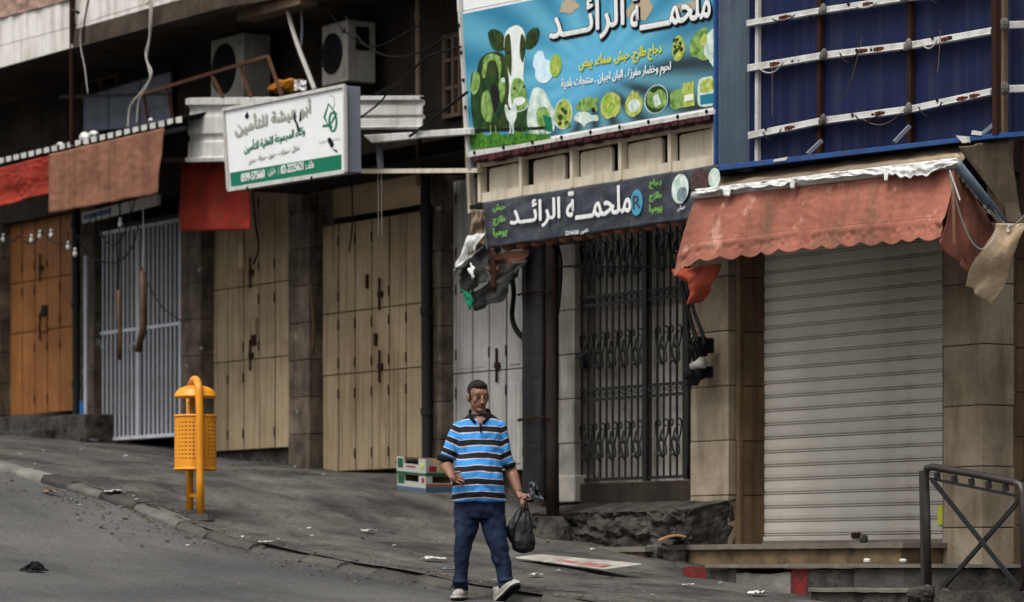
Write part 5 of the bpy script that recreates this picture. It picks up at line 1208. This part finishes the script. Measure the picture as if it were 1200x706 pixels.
for z in (zt, zb):
    b = B(); b.tube([(cc.x+math.cos(i*PI/24)*R, cc.y+math.sin(i*PI/24)*R, z) for i in range(49)], .014, 6); b.build('rim', 'yellow', t, smooth=True)
b = B(); zl = Bq_(229, 465)[2]; hl = 12*k_
b.ring([(cc.x, cc.y, zl-.012, R*1.02, R*1.02), (cc.x, cc.y, zl+.012, R*1.03, R*1.03)]+[(cc.x, cc.y, zl+.014+hl*math.sin(q), R*.99*math.cos(q)+.001, R*.99*math.cos(q)+.001) for q in [i*PI/16 for i in range(0, 9)]], 32); b.build('lid', 'yellow', t, smooth=True, bevel=.0)
r = .037
b = B(); top_ = [Bq_(222+11*(1-math.cos(a))*.5*1.1, 455-14*math.sin(a), .16*(1-(1-math.cos(a)))) for a in [i*PI/10 for i in range(11)]]
p1 = [Bq_(235, 603, -.22), Bq_(234.5, 560, -.22), Bq_(234, 480, -.22), Bq_(233, 460, -.22)]
arc = [Bq_(233-(1-math.cos(a))*4.5, 458-13*math.sin(a), -.22+.22*(1-math.cos(a))) for a in [i*PI/12 for i in range(1, 12)]]
b.tube(p1+arc+[Bq_(224, 462, .22), Bq_(224, 475, .22)], r, 12); b.build('curved_post', 'yellow', t, smooth=True)
b = B(); b.tube([Bq_(222.5, 600, .22), Bq_(222.5, 462, .22)], r*.95, 12); b.build('rear_post', 'yellow', t, smooth=True)
b = B(); b.bar(Bq_(223, 581, .2), Bq_(234, 581, -.2), .03, .02); b.bar(Bq_(223, 500, .22), Bq_(234, 500, -.22), .02, .02); b.build('cross_bar', 'yellow', t)
b = B(); p = Bq_(235, 603, -.22); b.ring([(p.x, p.y, p.z-.06, .16, .13), (p.x, p.y, p.z+.005, .13, .10)], 10); p = Bq_(223, 599, .22); b.ring([(p.x, p.y, p.z-.06, .16, .13), (p.x, p.y, p.z+.01, .12, .10)], 10); b.build('footing', 'kerb_dark', t)
# ================================================================ FRUIT CRATES
ucr, vcr = on_ground(499, 579); Yc_ = toW(Vector((ucr, -vcr, 0))).y
CN = toW(PD(499, 578.5, Yc_))
def crate(label, k, seed, yaw, off):
    A = Vector((-.30, .12, .035)); Bd = Vector((.33, .28, .0)); h = .175
    R_ = Matrix.Rotation(yaw, 3, 'Z'); A = R_ @ A; Bd = R_ @ Bd; N = CN+Vector((off, 0, k*(h+.006)))
    t = thing('fruit_crate', label, 'crate', toL(N), 'printed cardboard fruit crates stacked on the pavement')
    def q(a, d, z): return toL(N+A*a+Bd*d+Vector((0, 0, z)))
    def pan(b, a0, a1, d0, d1, z0, z1, mi=0):
        vs = [q(a, d, z) for z in (z0, z1) for a, d in ((a0, d0), (a1, d0), (a1, d1), (a0, d1))]
        b.add(vs, [(0, 3, 2, 1), (4, 5, 6, 7), (0, 1, 5, 4), (1, 2, 6, 5), (2, 3, 7, 6), (3, 0, 4, 7)], mi)
    b = B(); e = .035
    pan(b, 0, 1, 0, e, 0, h*.62); pan(b, 0, .25, 0, e, h*.62, h); pan(b, .75, 1, 0, e, h*.62, h)
    pan(b, 0, e, e, 1, 0, h*.62); pan(b, 0, e, e, .2, h*.62, h); pan(b, 0, e, .8, 1, h*.62, h)
    pan(b, 1-e, 1, e, 1, 0, h*.95, 1); pan(b, e, 1-e, 1-e, 1, 0, h*.95, 1); pan(b, e, 1-e, e, 1-e, 0, .012, 1)
    b.build('crate_body', ['box_white', 'box_card'], t)
    for nm, mi, a0, a1, z0, z1 in ((('band', 'box_green', 0, 1, .02, .14), ('fruit_print', 'box_green', .78, .96, .35, .9), ('lettering_strip', 'box_red', .36, .66, .42, .52), ('fruit_print', 'print_food', .06, .18, .35, .75)) if k else (('band', 'box_blue', 0, 1, .02, .3), ('fruit_print', 'box_green', .75, .97, .45, .95), ('fruit_print', 'box_red', .05, .14, .6, .9))):
        b = B(); pan(b, a0, a1, -.006, -.001, h*z0, h*z1); b.build(nm, mi, t)
    for nm, mi, d0, d1, z0, z1 in ((('band', 'box_green', 0, 1, .02, .2), ('fruit_print', 'box_red', .1, .34, .25, .58), ('fruit_print', 'print_food', .4, .6, .25, .55)) if k else (('band', 'box_blue', 0, 1, .02, .42), ('stripe', 'cloth_orange', 0, 1, .45, .56))):
        b = B(); pan(b, -.006, -.001, d0, d1, h*z0, h*z1); b.build(nm, mi, t)
crate('lower fruit crate with blue band and orange stripe, behind the man', 0, 1, 0, 0)
crate('upper fruit crate with green band and red print, behind the man', 1, 2, .05, .0)
b = B(); 
for a in range(9): 
    p = CN+Vector((-.28+.07*(a % 5)+.06*(a//5), .22+.05*(a//5), .33+.03*nz(a, 3))); b.ell(toL(p), (.045, .045, .035), 7)
tag(b.build('cardboard_waste', 'black'), 'dark rubbish heaped inside the upper fruit crate', 'rubbish')
# ================================================================ BOARD WITH RED STRIPE, CARDBOARD
u, v = on_ground(668, 668); t = thing('painted_board', 'flat white board with red stripe lying on pavement by the steps', 'board', P(668, 668, v))
vq = v
b = B(); q = [(600, 656), (628, 652), (752, 660), (738, 669.5)]
b.ext([P(604, 655, vq-.05), P(708, 668.5, vq), P(752, 662.5, vq-.3), P(632, 651.5, vq-.3)], (0, 0, .015)); b.build('board_sheet', 'board_dirty', t, bevel=.004)
b = B(); b.ext([p+Vector((0, 0, .019)) for p in (P(640, 661, vq-.05), P(706, 668, vq-.02), P(716, 665, vq-.12), P(652, 658.5, vq-.14))], (0, 0, .003)); b.build('red_stripe', 'red_paint', t)
b = B(); b.grid(lambda a, c: P(772+32*a, 636-(7*math.sin(a*2.2))-3*c*(1-a)-1, .62-.15*c+.05*a), 12, 5); tag(b.build('cardboard_piece', 'cardboard', solid=.01), 'curled brown cardboard piece leaning at the broken platform foot', 'cardboard')
for i, (x, lb) in enumerate(((1016, 'crushed white paper cup on the lower step, left'), (1058, 'white paper ball on the lower step before the railing'))):
    b = B(); p = P(x, 657.5, .9); b.ell(p, (.034, .034, .022), 7); b.v = [(a+.01*nz(a*40, c*40, z*40), c, z+.012*nz(a*30, z*30, 4)) for a, c, z in b.v]; tag(b.build('crushed_cup', 'paper'), lb, 'litter')
b = B(); p = P(1012, 632, .3); b.ell(p, (.04, .04, .05), 8); tag(b.build('loose_stone', 'rubble'), 'small dark stone resting on the sill of the roller shutter', 'stone')
# ================================================================ RAILING
vr = 1.8
mat('rail_brown', (.035, .026, .023), (.06, .045, .04), rough=.45, scale=8, spec=.5)
t = thing('handrail', 'black steel handrail with crossed braces at the right by the steps', 'railing', P(1086, 690, vr))
def rp(x, y, v=vr): return P(x, y, v)
b = B(); b.tube([rp(1088, 697), rp(1086, 600), rp(1084.5, 556), rp(1086.5, 549), rp(1093, 547.5), rp(1140, 555.5), rp(1188, 565), rp(1196, 569), rp(1198.5, 578), rp(1202, 720)], .030, 12); b.build('tube_frame', 'rail_brown', t, smooth=True)
b = B(); b.bar(rp(1081.5, 552), rp(1084, 695), .04, .05); b.build('flat_post', 'rail_brown', t)
for A, C in (((1092, 562), (1196, 692)), ((1196, 585), (1100, 695))):
    b = B(); b.bar(rp(*A, vr+(.03 if A[0] < 1100 else -.03)), rp(*C, vr+(.03 if A[0] < 1100 else -.03)), .035, .02); b.build('cross_brace', 'gate_black', t)
b = B(); b.bar(rp(1090, 561), rp(1195, 582), .02, .03); b.build('lower_rail', 'gate_black', t)
for k in range(5):
    x = 1098+k*20; y = 553.5+k*20*.165; b = B(); b.bar(rp(x, y+1), rp(x+1, y+9), .045, .03); b.build('spacer', 'gate_black', t)
b = B()
for k in range(26):
    p = rp(1086+random.gauss(0, 8), 697+random.uniform(-3, 5)); b.ell(p+Vector((0, random.uniform(-.15, .15), 0)), (random.uniform(.03, .07),)*3, 5)
tag(b.build('rubble', 'rubble'), kind='stuff')
# ================================================================ PERSON
gp = None
PY = 28.42
wp = Vector(((565-600)/FPX*PY, PY, (YH-703.5)/FPX*PY))
lp = toL(wp); gnd = gz(lp[0], -lp[1]); print('person ground', wp.z, gnd, 'v', -lp[1], 'bin', ub, vbn, 'crate', ucr, vcr, 'rail', gz(P(1086, 690, vr)[0], vr), P(1086, 690, vr)[2])
SC = FPX/PY
t = thing('person', 'man walking in blue and black striped polo shirt and jeans, carrying a bag', 'person', wp, frame='W')
def q(x, y, d=0.): return wp+Vector(((x-565)/SC, d, (703.5-y)/SC))
def remesh(o, vx, sm_=2, disp=None):
    r = o.modifiers.new('remesh', 'REMESH'); r.mode = 'VOXEL'; r.voxel_size = vx; r.use_smooth_shade = True
    s = o.modifiers.new('smooth', 'SMOOTH'); s.iterations = sm_; s.factor = .5
    if disp and len(disp) > 2:
        tx = bpy.data.textures.new('creases', 'MARBLE'); tx.noise_scale = disp[2]; tx.turbulence = 9; tx.noise_depth = 2
        d = o.modifiers.new('creases', 'DISPLACE'); d.texture = tx; d.strength = disp[3]; d.texture_coords = 'LOCAL'
    if disp:
        tx = bpy.data.textures.new('folds', 'CLOUDS'); tx.noise_scale = disp[0]; tx.noise_depth = 2
        d = o.modifiers.new('folds', 'DISPLACE'); d.texture = tx; d.strength = disp[1]; d.texture_coords = 'LOCAL'
    return o
def hand_rot(z, x=0, y=0): return (Matrix.Rotation(z, 3, 'Z') @ Matrix.Rotation(y, 3, 'Y') @ Matrix.Rotation(x, 3, 'X'))
mat('skin', (.30, .165, .11), (.23, .12, .08), rough=.5, scale=18, fac=.6, bump=.04, bscale=90, spec=.4, grain=.05)
mat('skin_dark', (.16, .085, .06), rough=.6, bump=0); mat('lips', (.22, .085, .06), rough=.5, bump=0)
mat('hair', (.018, .014, .012), (.05, .045, .04), rough=.7, scale=60, fac=1, bump=.6, bscale=160)
mat('stubble', (.13, .085, .065), rough=.7, bump=0)
mat('denim', (.014, .022, .048), (.028, .045, .085), rough=.85, scale=5, fac=.9, bump=.2, bscale=24, streak=(.05, .08, .135), samt=.35, sscale=(5, 5, 2.2), grain=.25)
mat('shoe', (.42, .40, .36), (.27, .25, .22), rough=.75, scale=20, fac=.8, bump=.4, bscale=70); mat('sole_black', (.02, .02, .02), rough=.7); mat('sole_white', (.5, .49, .46), rough=.6)
b = B()
# head, facing the camera turned a little to image right, looking down
Rh = hand_rot(.33, 0, 0) @ Matrix.Rotation(.16, 3, 'X')
hc = q(560.5, 465, -.01)
def H(x, y, z): return hc + Rh @ Vector((x, y, z))
def he(c, r, n=14): b.ell(H(*c), r, n, 0, Rh)
he((0, .012, .028), (.078, .098, .098), 18); he((0, -.015, -.045), (.062, .078, .075), 16); he((0, -.045, -.092), (.038, .04, .030)); he((0, -.074, .035), (.055, .018, .03)); he((0, -.079, .014), (.056, .014, .009))
he((0, -.098, -.018), (.012, .018, .030)); he((0, -.110, -.036), (.018, .015, .012)); he((.036, -.060, -.022), (.026, .022, .026)); he((-.036, -.060, -.022), (.026, .022, .026)); he((0, -.066, -.05), (.036, .024, .03))
he((0, -.088, -.060), (.024, .012, .008)); he((0, -.085, -.070), (.021, .013, .008)); he((0, -.08, -.098), (.022, .018, .016))
he((.034, -.082, .0), (.014, .008, .009)); he((-.034, -.082, .0), (.014, .008, .009))
for sx in (-1, 1): he((sx*.080, .010, -.010), (.012, .022, .034)); he((sx*.084, .018, .004), (.012, .018, .020))
b.tube([q(560.5, 476, .02), q(561.5, 490, .02), q(562, 504, .03)], [.058, .060, .075], 16)
# trunk under the shirt
b.ring([(q(562, y).x, q(562, y, d).y, q(562, y).z, rx, ry) for y, rx, ry, d in ((499, .12, .07, .03), (507, .165, .09, .02), (530, .155, .10, 0), (560, .16, .12, -.02), (588, .16, .11, 0), (602, .16, .11, .02))], 20)
# legs under the jeans
b.tube([q(551, 596), q(545, 640, -.02), q(541, 680, .02), q(540, 694, .03)], [.070, .038, .032, .034], 10)
b.tube([q(575, 596), q(585, 640, -.06), q(591, 680, -.08), q(592, 690, -.09)], [.070, .038, .032, .034], 10)
def finger(p, dirs, ln, r):
    pts = [Vector(p)]; 
    for d, l in zip(dirs, ln): pts.append(pts[-1]+Vector(d).normalized()*l)
    b.tube(pts, [r, r*.97, r*.9, r*.72][:len(pts)], 8)
    b.ell(pts[-1], (r*.74,)*3, 8)
# right arm (image left), forearm coming forward, hand half open
s0, e0, w0 = q(536, 512, .03), q(521.5, 543, .06), q(528.5, 557, -.12)
b.tube([s0, s0.lerp(e0, .5), e0], [.040, .042, .045], 12); b.ell(e0, (.046,)*3, 10); b.tube([e0, e0.lerp(w0, .35), w0.lerp(e0, .1), w0], [.046, .047, .032, .030], 12)
pc = q(532.5, 561, -.17)
b.tube([w0, w0.lerp(pc, .5), pc], [(.029, .022), (.038, .022), (.040, .020)], 10); b.ell(pc, (.040, .024, .036), 10)
for i, (ox, oy, oz, l) in enumerate(((.010, -.02, .024, .9), (.022, -.026, .008, 1.), (.024, -.026, -.010, .95), (.016, -.022, -.028, .78))):
    finger(pc+Vector((ox, oy, oz)), ((.75, -.6, -.05-.12*i), (.85, -.1, -.38), (.35, .35, -.75)), (.036*l, .026*l, .022*l), .0092-.0005*i)
finger(pc+Vector((-.004, -.012, .034)), ((.6, -.7, .35), (.85, -.5, .05), (.9, -.3, -.2)), (.030, .026, .020), .0105)
# left arm (image right), hanging, gripping the bag
s1, e1, w1 = q(588, 512, .03), q(598, 549, .07), q(607.5, 577, -.02)
b.tube([s1, s1.lerp(e1, .5), e1], [.040, .042, .045], 12); b.ell(e1, (.046,)*3, 10); b.tube([e1, e1.lerp(w1, .35), w1.lerp(e1, .1), w1], [.046, .048, .033, .030], 12)
pg = q(611.5, 584, -.04)
b.tube([w1, w1.lerp(pg, .5), pg], [(.029, .022), (.037, .024), (.040, .024)], 10); b.ell(pg, (.036, .028, .040), 10)
for i, (ox, oy, oz, l) in enumerate(((.020, -.022, .012, .9), (.012, -.028, -.004, 1.), (.000, -.028, -.018, .95), (-.014, -.024, -.028, .8))):
    finger(pg+Vector((ox, oy, oz)), ((.55, -.45, -.7), (.1, .25, -.8), (-.45, .7, .1)), (.034*l, .028*l, .022*l), .0095-.0005*i)
finger(pg+Vector((.018, -.004, .026)), ((.8, -.5, -.1), (.7, -.4, -.5), (.2, -.2, -.9)), (.030, .026, .02), .0108)
body = remesh(b.build('body', 'skin', t, smooth=True), .0042, 3)
# face details
b = B()
for sx in (-1, 1):
    b.ell(H(sx*.033, -.0885, .002), (.012, .006, .0028), 8, 0, Rh)
b.build('eye', 'skin_dark', t, smooth=True)
b = B()
for sx in (-1, 1): b.tube([H(sx*.014, -.099, .021), H(sx*.033, -.096, .027), H(sx*.054, -.083, .022)], [.0035, .0042, .0025], 6)
b.build('eyebrow', 'hair', t, smooth=True)
b = B(); b.tube([H(-.024, -.094, -.066), H(0, -.1005, -.0645), H(.024, -.094, -.066)], [.002, .0045, .002], 6); b.build('mouth', 'lips', t, smooth=True)
b = B(); b.tube([H(-.026, -.092, -.055), H(0, -.101, -.050), H(.026, -.092, -.055)], [.003, .006, .003], 6); b.build('moustache', 'stubble', t, smooth=True)
b = B()
b.ell(H(0, .026, .050), (.081, .098, .082), 20, 0, Rh); b.ell(H(0, -.035, .088), (.060, .050, .034), 14, 0, Rh); b.ell(H(-.066, .012, .018), (.018, .04, .05), 10, 0, Rh); b.ell(H(.066, .012, .018), (.018, .04, .05), 10, 0, Rh); b.ell(H(0, .060, -.01), (.068, .055, .07), 14, 0, Rh)
hair = remesh(b.build('hair', 'hair', t, smooth=True), .006, 1, (.02, .004))
# shirt
def stripe_mat():
    m = bpy.data.materials.new('striped_polo'); m.use_nodes = True; MATS['polo'] = m
    n = m.node_tree.nodes; l = m.node_tree.links; bs = n['Principled BSDF']; bs.inputs['Roughness'].default_value = .85; bs.inputs['Specular IOR Level'].default_value = .2
    tc = n.new('ShaderNodeTexCoord'); sx = n.new('ShaderNodeSeparateXYZ'); l.new(tc.outputs['Object'], sx.inputs[0])
    def M(op, *a):
        x = n.new('ShaderNodeMath'); x.operation = op
        for i, s in enumerate(a):
            if isinstance(s, (int, float)): x.inputs[i].default_value = s
            else: l.new(s, x.inputs[i])
        return x.outputs[0]
    x, y, z = sx.outputs
    ns = n.new('ShaderNodeTexNoise'); ns.inputs['Scale'].default_value = 5; l.new(tc.outputs['Object'], ns.inputs[0])
    # cloth droops: the stripes rise to the shoulders' outside and follow the sleeves
    zz = M('ADD', z, M('MULTIPLY', M('SUBTRACT', ns.outputs[0], .5), .03))
    zz = M('ADD', zz, M('MULTIPLY', M('POWER', M('ABSOLUTE', M('ADD', x, .02)), 2.0), .35))
    arm = M('MULTIPLY', M('MAXIMUM', M('SUBTRACT', M('ABSOLUTE', M('ADD', x, .015)), .165), 0.), M('GREATER_THAN', z, 1.08))
    zz = M('SUBTRACT', zz, M('MULTIPLY', arm, .62))
    ph = M('FRACT', M('DIVIDE', M('ADD', zz, 0.022), .1042))
    cr = n.new('ShaderNodeValToRGB'); cr.color_ramp.interpolation = 'CONSTANT'; e = cr.color_ramp.elements
    e[0].position = 0; e[0].color = (.012, .012, .016, 1); e[1].position = .41; e[1].color = (.42, .39, .43, 1)
    for p_, c_ in ((.48, (.04, .24, .60, 1)), (.91, (.42, .39, .43, 1))):
        k = e.new(p_); k.color = c_
    l.new(ph, cr.inputs[0]); l.new(cr.outputs[0], bs.inputs['Base Color'])
    nb = n.new('ShaderNodeTexNoise'); nb.inputs['Scale'].default_value = 9; nb.inputs['Detail'].default_value = 3; l.new(tc.outputs['Object'], nb.inputs[0])
    bp = n.new('ShaderNodeBump'); bp.inputs['Strength'].default_value = .8; bp.inputs['Distance'].default_value = .04; l.new(nb.outputs[0], bp.inputs['Height']); l.new(bp.outputs[0], bs.inputs['Normal'])
stripe_mat(); mat('collar_black', (.012, .012, .014), rough=.85, bump=.1)
b = B()
b.ring([(q(cx, y).x, q(cx, y, d).y, q(cx, y).z, rx/SC, ry) for cx, y, rx, ry, d in ((562, 588.5, 32.5, .150, -.005), (561.5, 580, 31.5, .155, -.02), (561, 565, 30, .160, -.035), (561.5, 550, 28, .155, -.03), (562.5, 535, 26.5, .142, -.01), (562, 520, 26.5, .135, .005), (562, 508, 28, .125, .01), (562, 499, 27.5, .110, .018), (562, 492.5, 23.5, .098, .025), (562, 488, 17.5, .085, .03), (562, 484.5, 12, .074, .03))], 28)
def slv(S0, E0, r0, r1, f): b.tube([S0, S0.lerp(E0, .5), E0.lerp(S0, 1-f)], [r0, (r0+r1)/2, r1], 14); b.ell(S0, (r0*1.0, r0*.95, r0*.9), 12)
slv(q(539, 502, .03), q(521.5, 544, .03), .070, .062, .82); slv(q(585, 502, .03), q(596.5, 553, .05), .068, .052, .88)
remesh(b.build('polo_shirt', 'polo', t, smooth=True), .009, 3, (.09, .020, .22, .012))
b = B(); b.tube([q(522.5, 535.5, .04), q(521.3, 540.5, .045)], [.069, .068], 16); b.build('sleeve_cuff', 'collar_black', t, smooth=True)
b = B(); b.tube([q(595.2, 543, .045), q(596, 547.5, .05)], [.060, .058], 16); b.build('sleeve_cuff', 'collar_black', t, smooth=True)
b = B()
for sg in (-1, 1):
    pts = [q(562, 482.5, .10), q(562+sg*7, 483.5, .085), q(562+sg*10.5, 486, .03), q(562+sg*10, 490, -.045), q(562+sg*5, 496, -.095)]
    b.tube(pts, [(.014, .02)]*2+[(.016, .024)]*2+[(.012, .018)], 8)
b.tube([q(562, 483, .035)+Vector((math.cos(k*PI/10)*.078, math.sin(k*PI/10)*.075-.012, .018*math.sin(k*PI/10))) for k in range(-1, 12)], [(.012, .022)]*13, 8)
remesh(b.build('collar', 'collar_black', t, smooth=True), .006, 2)
b = B(); b.add([q(557.5, 488, -.045), q(567, 488, -.045), q(565, 496, -.105), q(562.8, 500, -.118), q(560.5, 496, -.105)], [(0, 1, 2, 3, 4)]); b.build('open_neck', 'skin', t)
b = B(); b.tube([q(563, 497, -.115), q(563.6, 508, -.135)], .007, 6); b.build('placket', 'collar_black', t, smooth=True)
# jeans
b = B()
b.ring([(q(562.5, y).x, q(0, y, d).y, q(0, y).z, rx/SC, ry) for y, rx, ry, d in ((580, 28, .125, .0), (590, 29.5, .135, .0), (600, 29.5, .135, .0), (608, 28, .12, .0))], 24)
b.tube([q(549, 600, .0), q(546, 622, -.01), q(542, 645, -.02), q(540.5, 665, .02), q(539.5, 692, .03)], [.100, .088, .070, .064, .062], 16)
b.tube([q(576.5, 600, .0), q(579.5, 620, -.03), q(584.5, 642, -.07), q(588.5, 662, -.07), q(592.5, 689, -.085)], [.104, .092, .073, .064, .060], 16)
b.ell(q(538.5, 682, .0), (.064, .075, .025), 12); b.ell(q(592, 680, -.10), (.06, .07, .025), 12)
remesh(b.build('jeans', 'denim', t, smooth=True), .009, 2, (.09, .018, .16, .014))
# shoes
def shoe(p, d, label=None, pitch=0.):
    fx = Vector((math.sin(d), -math.cos(d), 0)); R3 = Matrix.Rotation(d, 3, 'Z') @ Matrix.Rotation(pitch, 3, 'X')
    def s_(x, y, z): return Vector(p)+R3 @ Vector((x, y, z))      # toe along -y
    b = B(); 
    b.tube([s_(0, .10, .045), s_(0, .04, .055), s_(0, -.05, .050), s_(.004, -.12, .043), s_(.006, -.175, .036)], [(.036, .042), (.042, .050), (.046, .042), (.047, .034), (.034, .024)], 14)
    b.ell(s_(0, .09, .055), (.038, .04, .05), 12); b.tube([s_(0, .06, .06), s_(0, .045, .115)], [.045, .050], 12); b.ell(s_(.006, -.165, .040), (.038, .035, .028), 12)
    o = remesh(b.build('shoe', 'shoe', t, smooth=True), .007, 2)
    b = B(); out = [(-.036, .12), (.036, .12), (.042, .04), (.044, -.05), (.052, -.12), (.046, -.18), (.015, -.215), (-.022, -.21), (-.046, -.17), (-.048, -.10), (-.040, -.03), (-.042, .04)]
    for z0, z1, mi, k in ((-.004, .014, 1, .97), (.0142, .032, 0, 1.)):
        b.ext([s_(x*k, y*k, z0) for x, y in out], R3 @ Vector((0, 0, z1-z0)), mi)
    b.build('sole', ['sole_white', 'sole_black'], o, bevel=.004, seg=2)
    b = B()
    for k in range(4): b.tube([s_(-.022, -.035-.022*k, .092-.009*k), s_(.022, -.040-.022*k, .092-.009*k)], .0045, 5)
    b.build('laces', 'sole_white', o)
shoe(q(540, 703, .04)+Vector((0, 0, .0)), -.22)
shoe(q(592, 700, -.10)+Vector((0, 0, .0)), .62, pitch=-.50)
# ---- plastic bag in his hand
hand = q(616, 589, -.075)
t2 = thing('plastic_bag', 'black plastic carrier bag hanging from the walking man\'s left hand', 'bag', q(613, 649, -.07), frame='W')
b = B()
def bagr(a, c):
    an = a*2*PI; y = 596+53*c
    prof_ = [(0, 2.2), (.12, 4.5), (.3, 8.5), (.5, 11), (.72, 13.2), (.9, 12), (.97, 8), (1, 1.5)]
    for (c0, r0), (c1, r1) in zip(prof_, prof_[1:]):
        if c0 <= c <= c1: r = r0+(r1-r0)*(c-c0)/(c1-c0)
    k = 1+.13*math.sin(an*7+c*3)*(1-c)+.16*nz(math.cos(an)*2, math.sin(an)*2, c*3)
    o_ = q(617-5.5*math.sin(c*1.7)*1.0+2.0*c, y, -.07); return o_+Vector((math.cos(an)*r/SC*k, math.sin(an)*r/SC*.62*k, 0))
b.grid(bagr, 64, 40); b.build('bag_body', 'bag_black', t2, smooth=True)
b = B()
def bag2(a, c):
    an = a*2*PI; y = 592+46*c; r = [0.8, 4, 7.5, 9.5, 8, 2][min(5, int(c*5))]*(1-(c*5) % 1)+[0.8, 4, 7.5, 9.5, 8, 2][min(5, int(c*5)+1)]*((c*5) % 1)
    k = 1+.2*nz(math.cos(an)*3, math.sin(an)*3, c*4); return q(612-10*math.sin(c*1.8), y, -.02)+Vector((math.cos(an)*r/SC*k, math.sin(an)*r/SC*.6*k, 0))
b.grid(bag2, 40, 24); b.build('bag_fold', 'bag_black', t2, smooth=True)
b = B()
for dx, dd in ((-1.5, -.015), (2.2, .02)): b.tube([q(616+dx*1.2, 599, -.075), q(616.5+dx*.6, 591, -.08+dd), q(614+dx*.3, 584, -.075+dd)], [(.018, .008), (.012, .006), (.010, .006)], 8)
b.tube([q(614, 585, -.07), q(619, 587, -.09), q(623, 585, -.09), q(625, 588, -.08)], [.010, .016, .022, .012], 8); b.ell(q(622.5, 586.5, -.09), (.026, .022, .022), 8)
b.build('bag_handles', 'bag_black', t2, smooth=True)
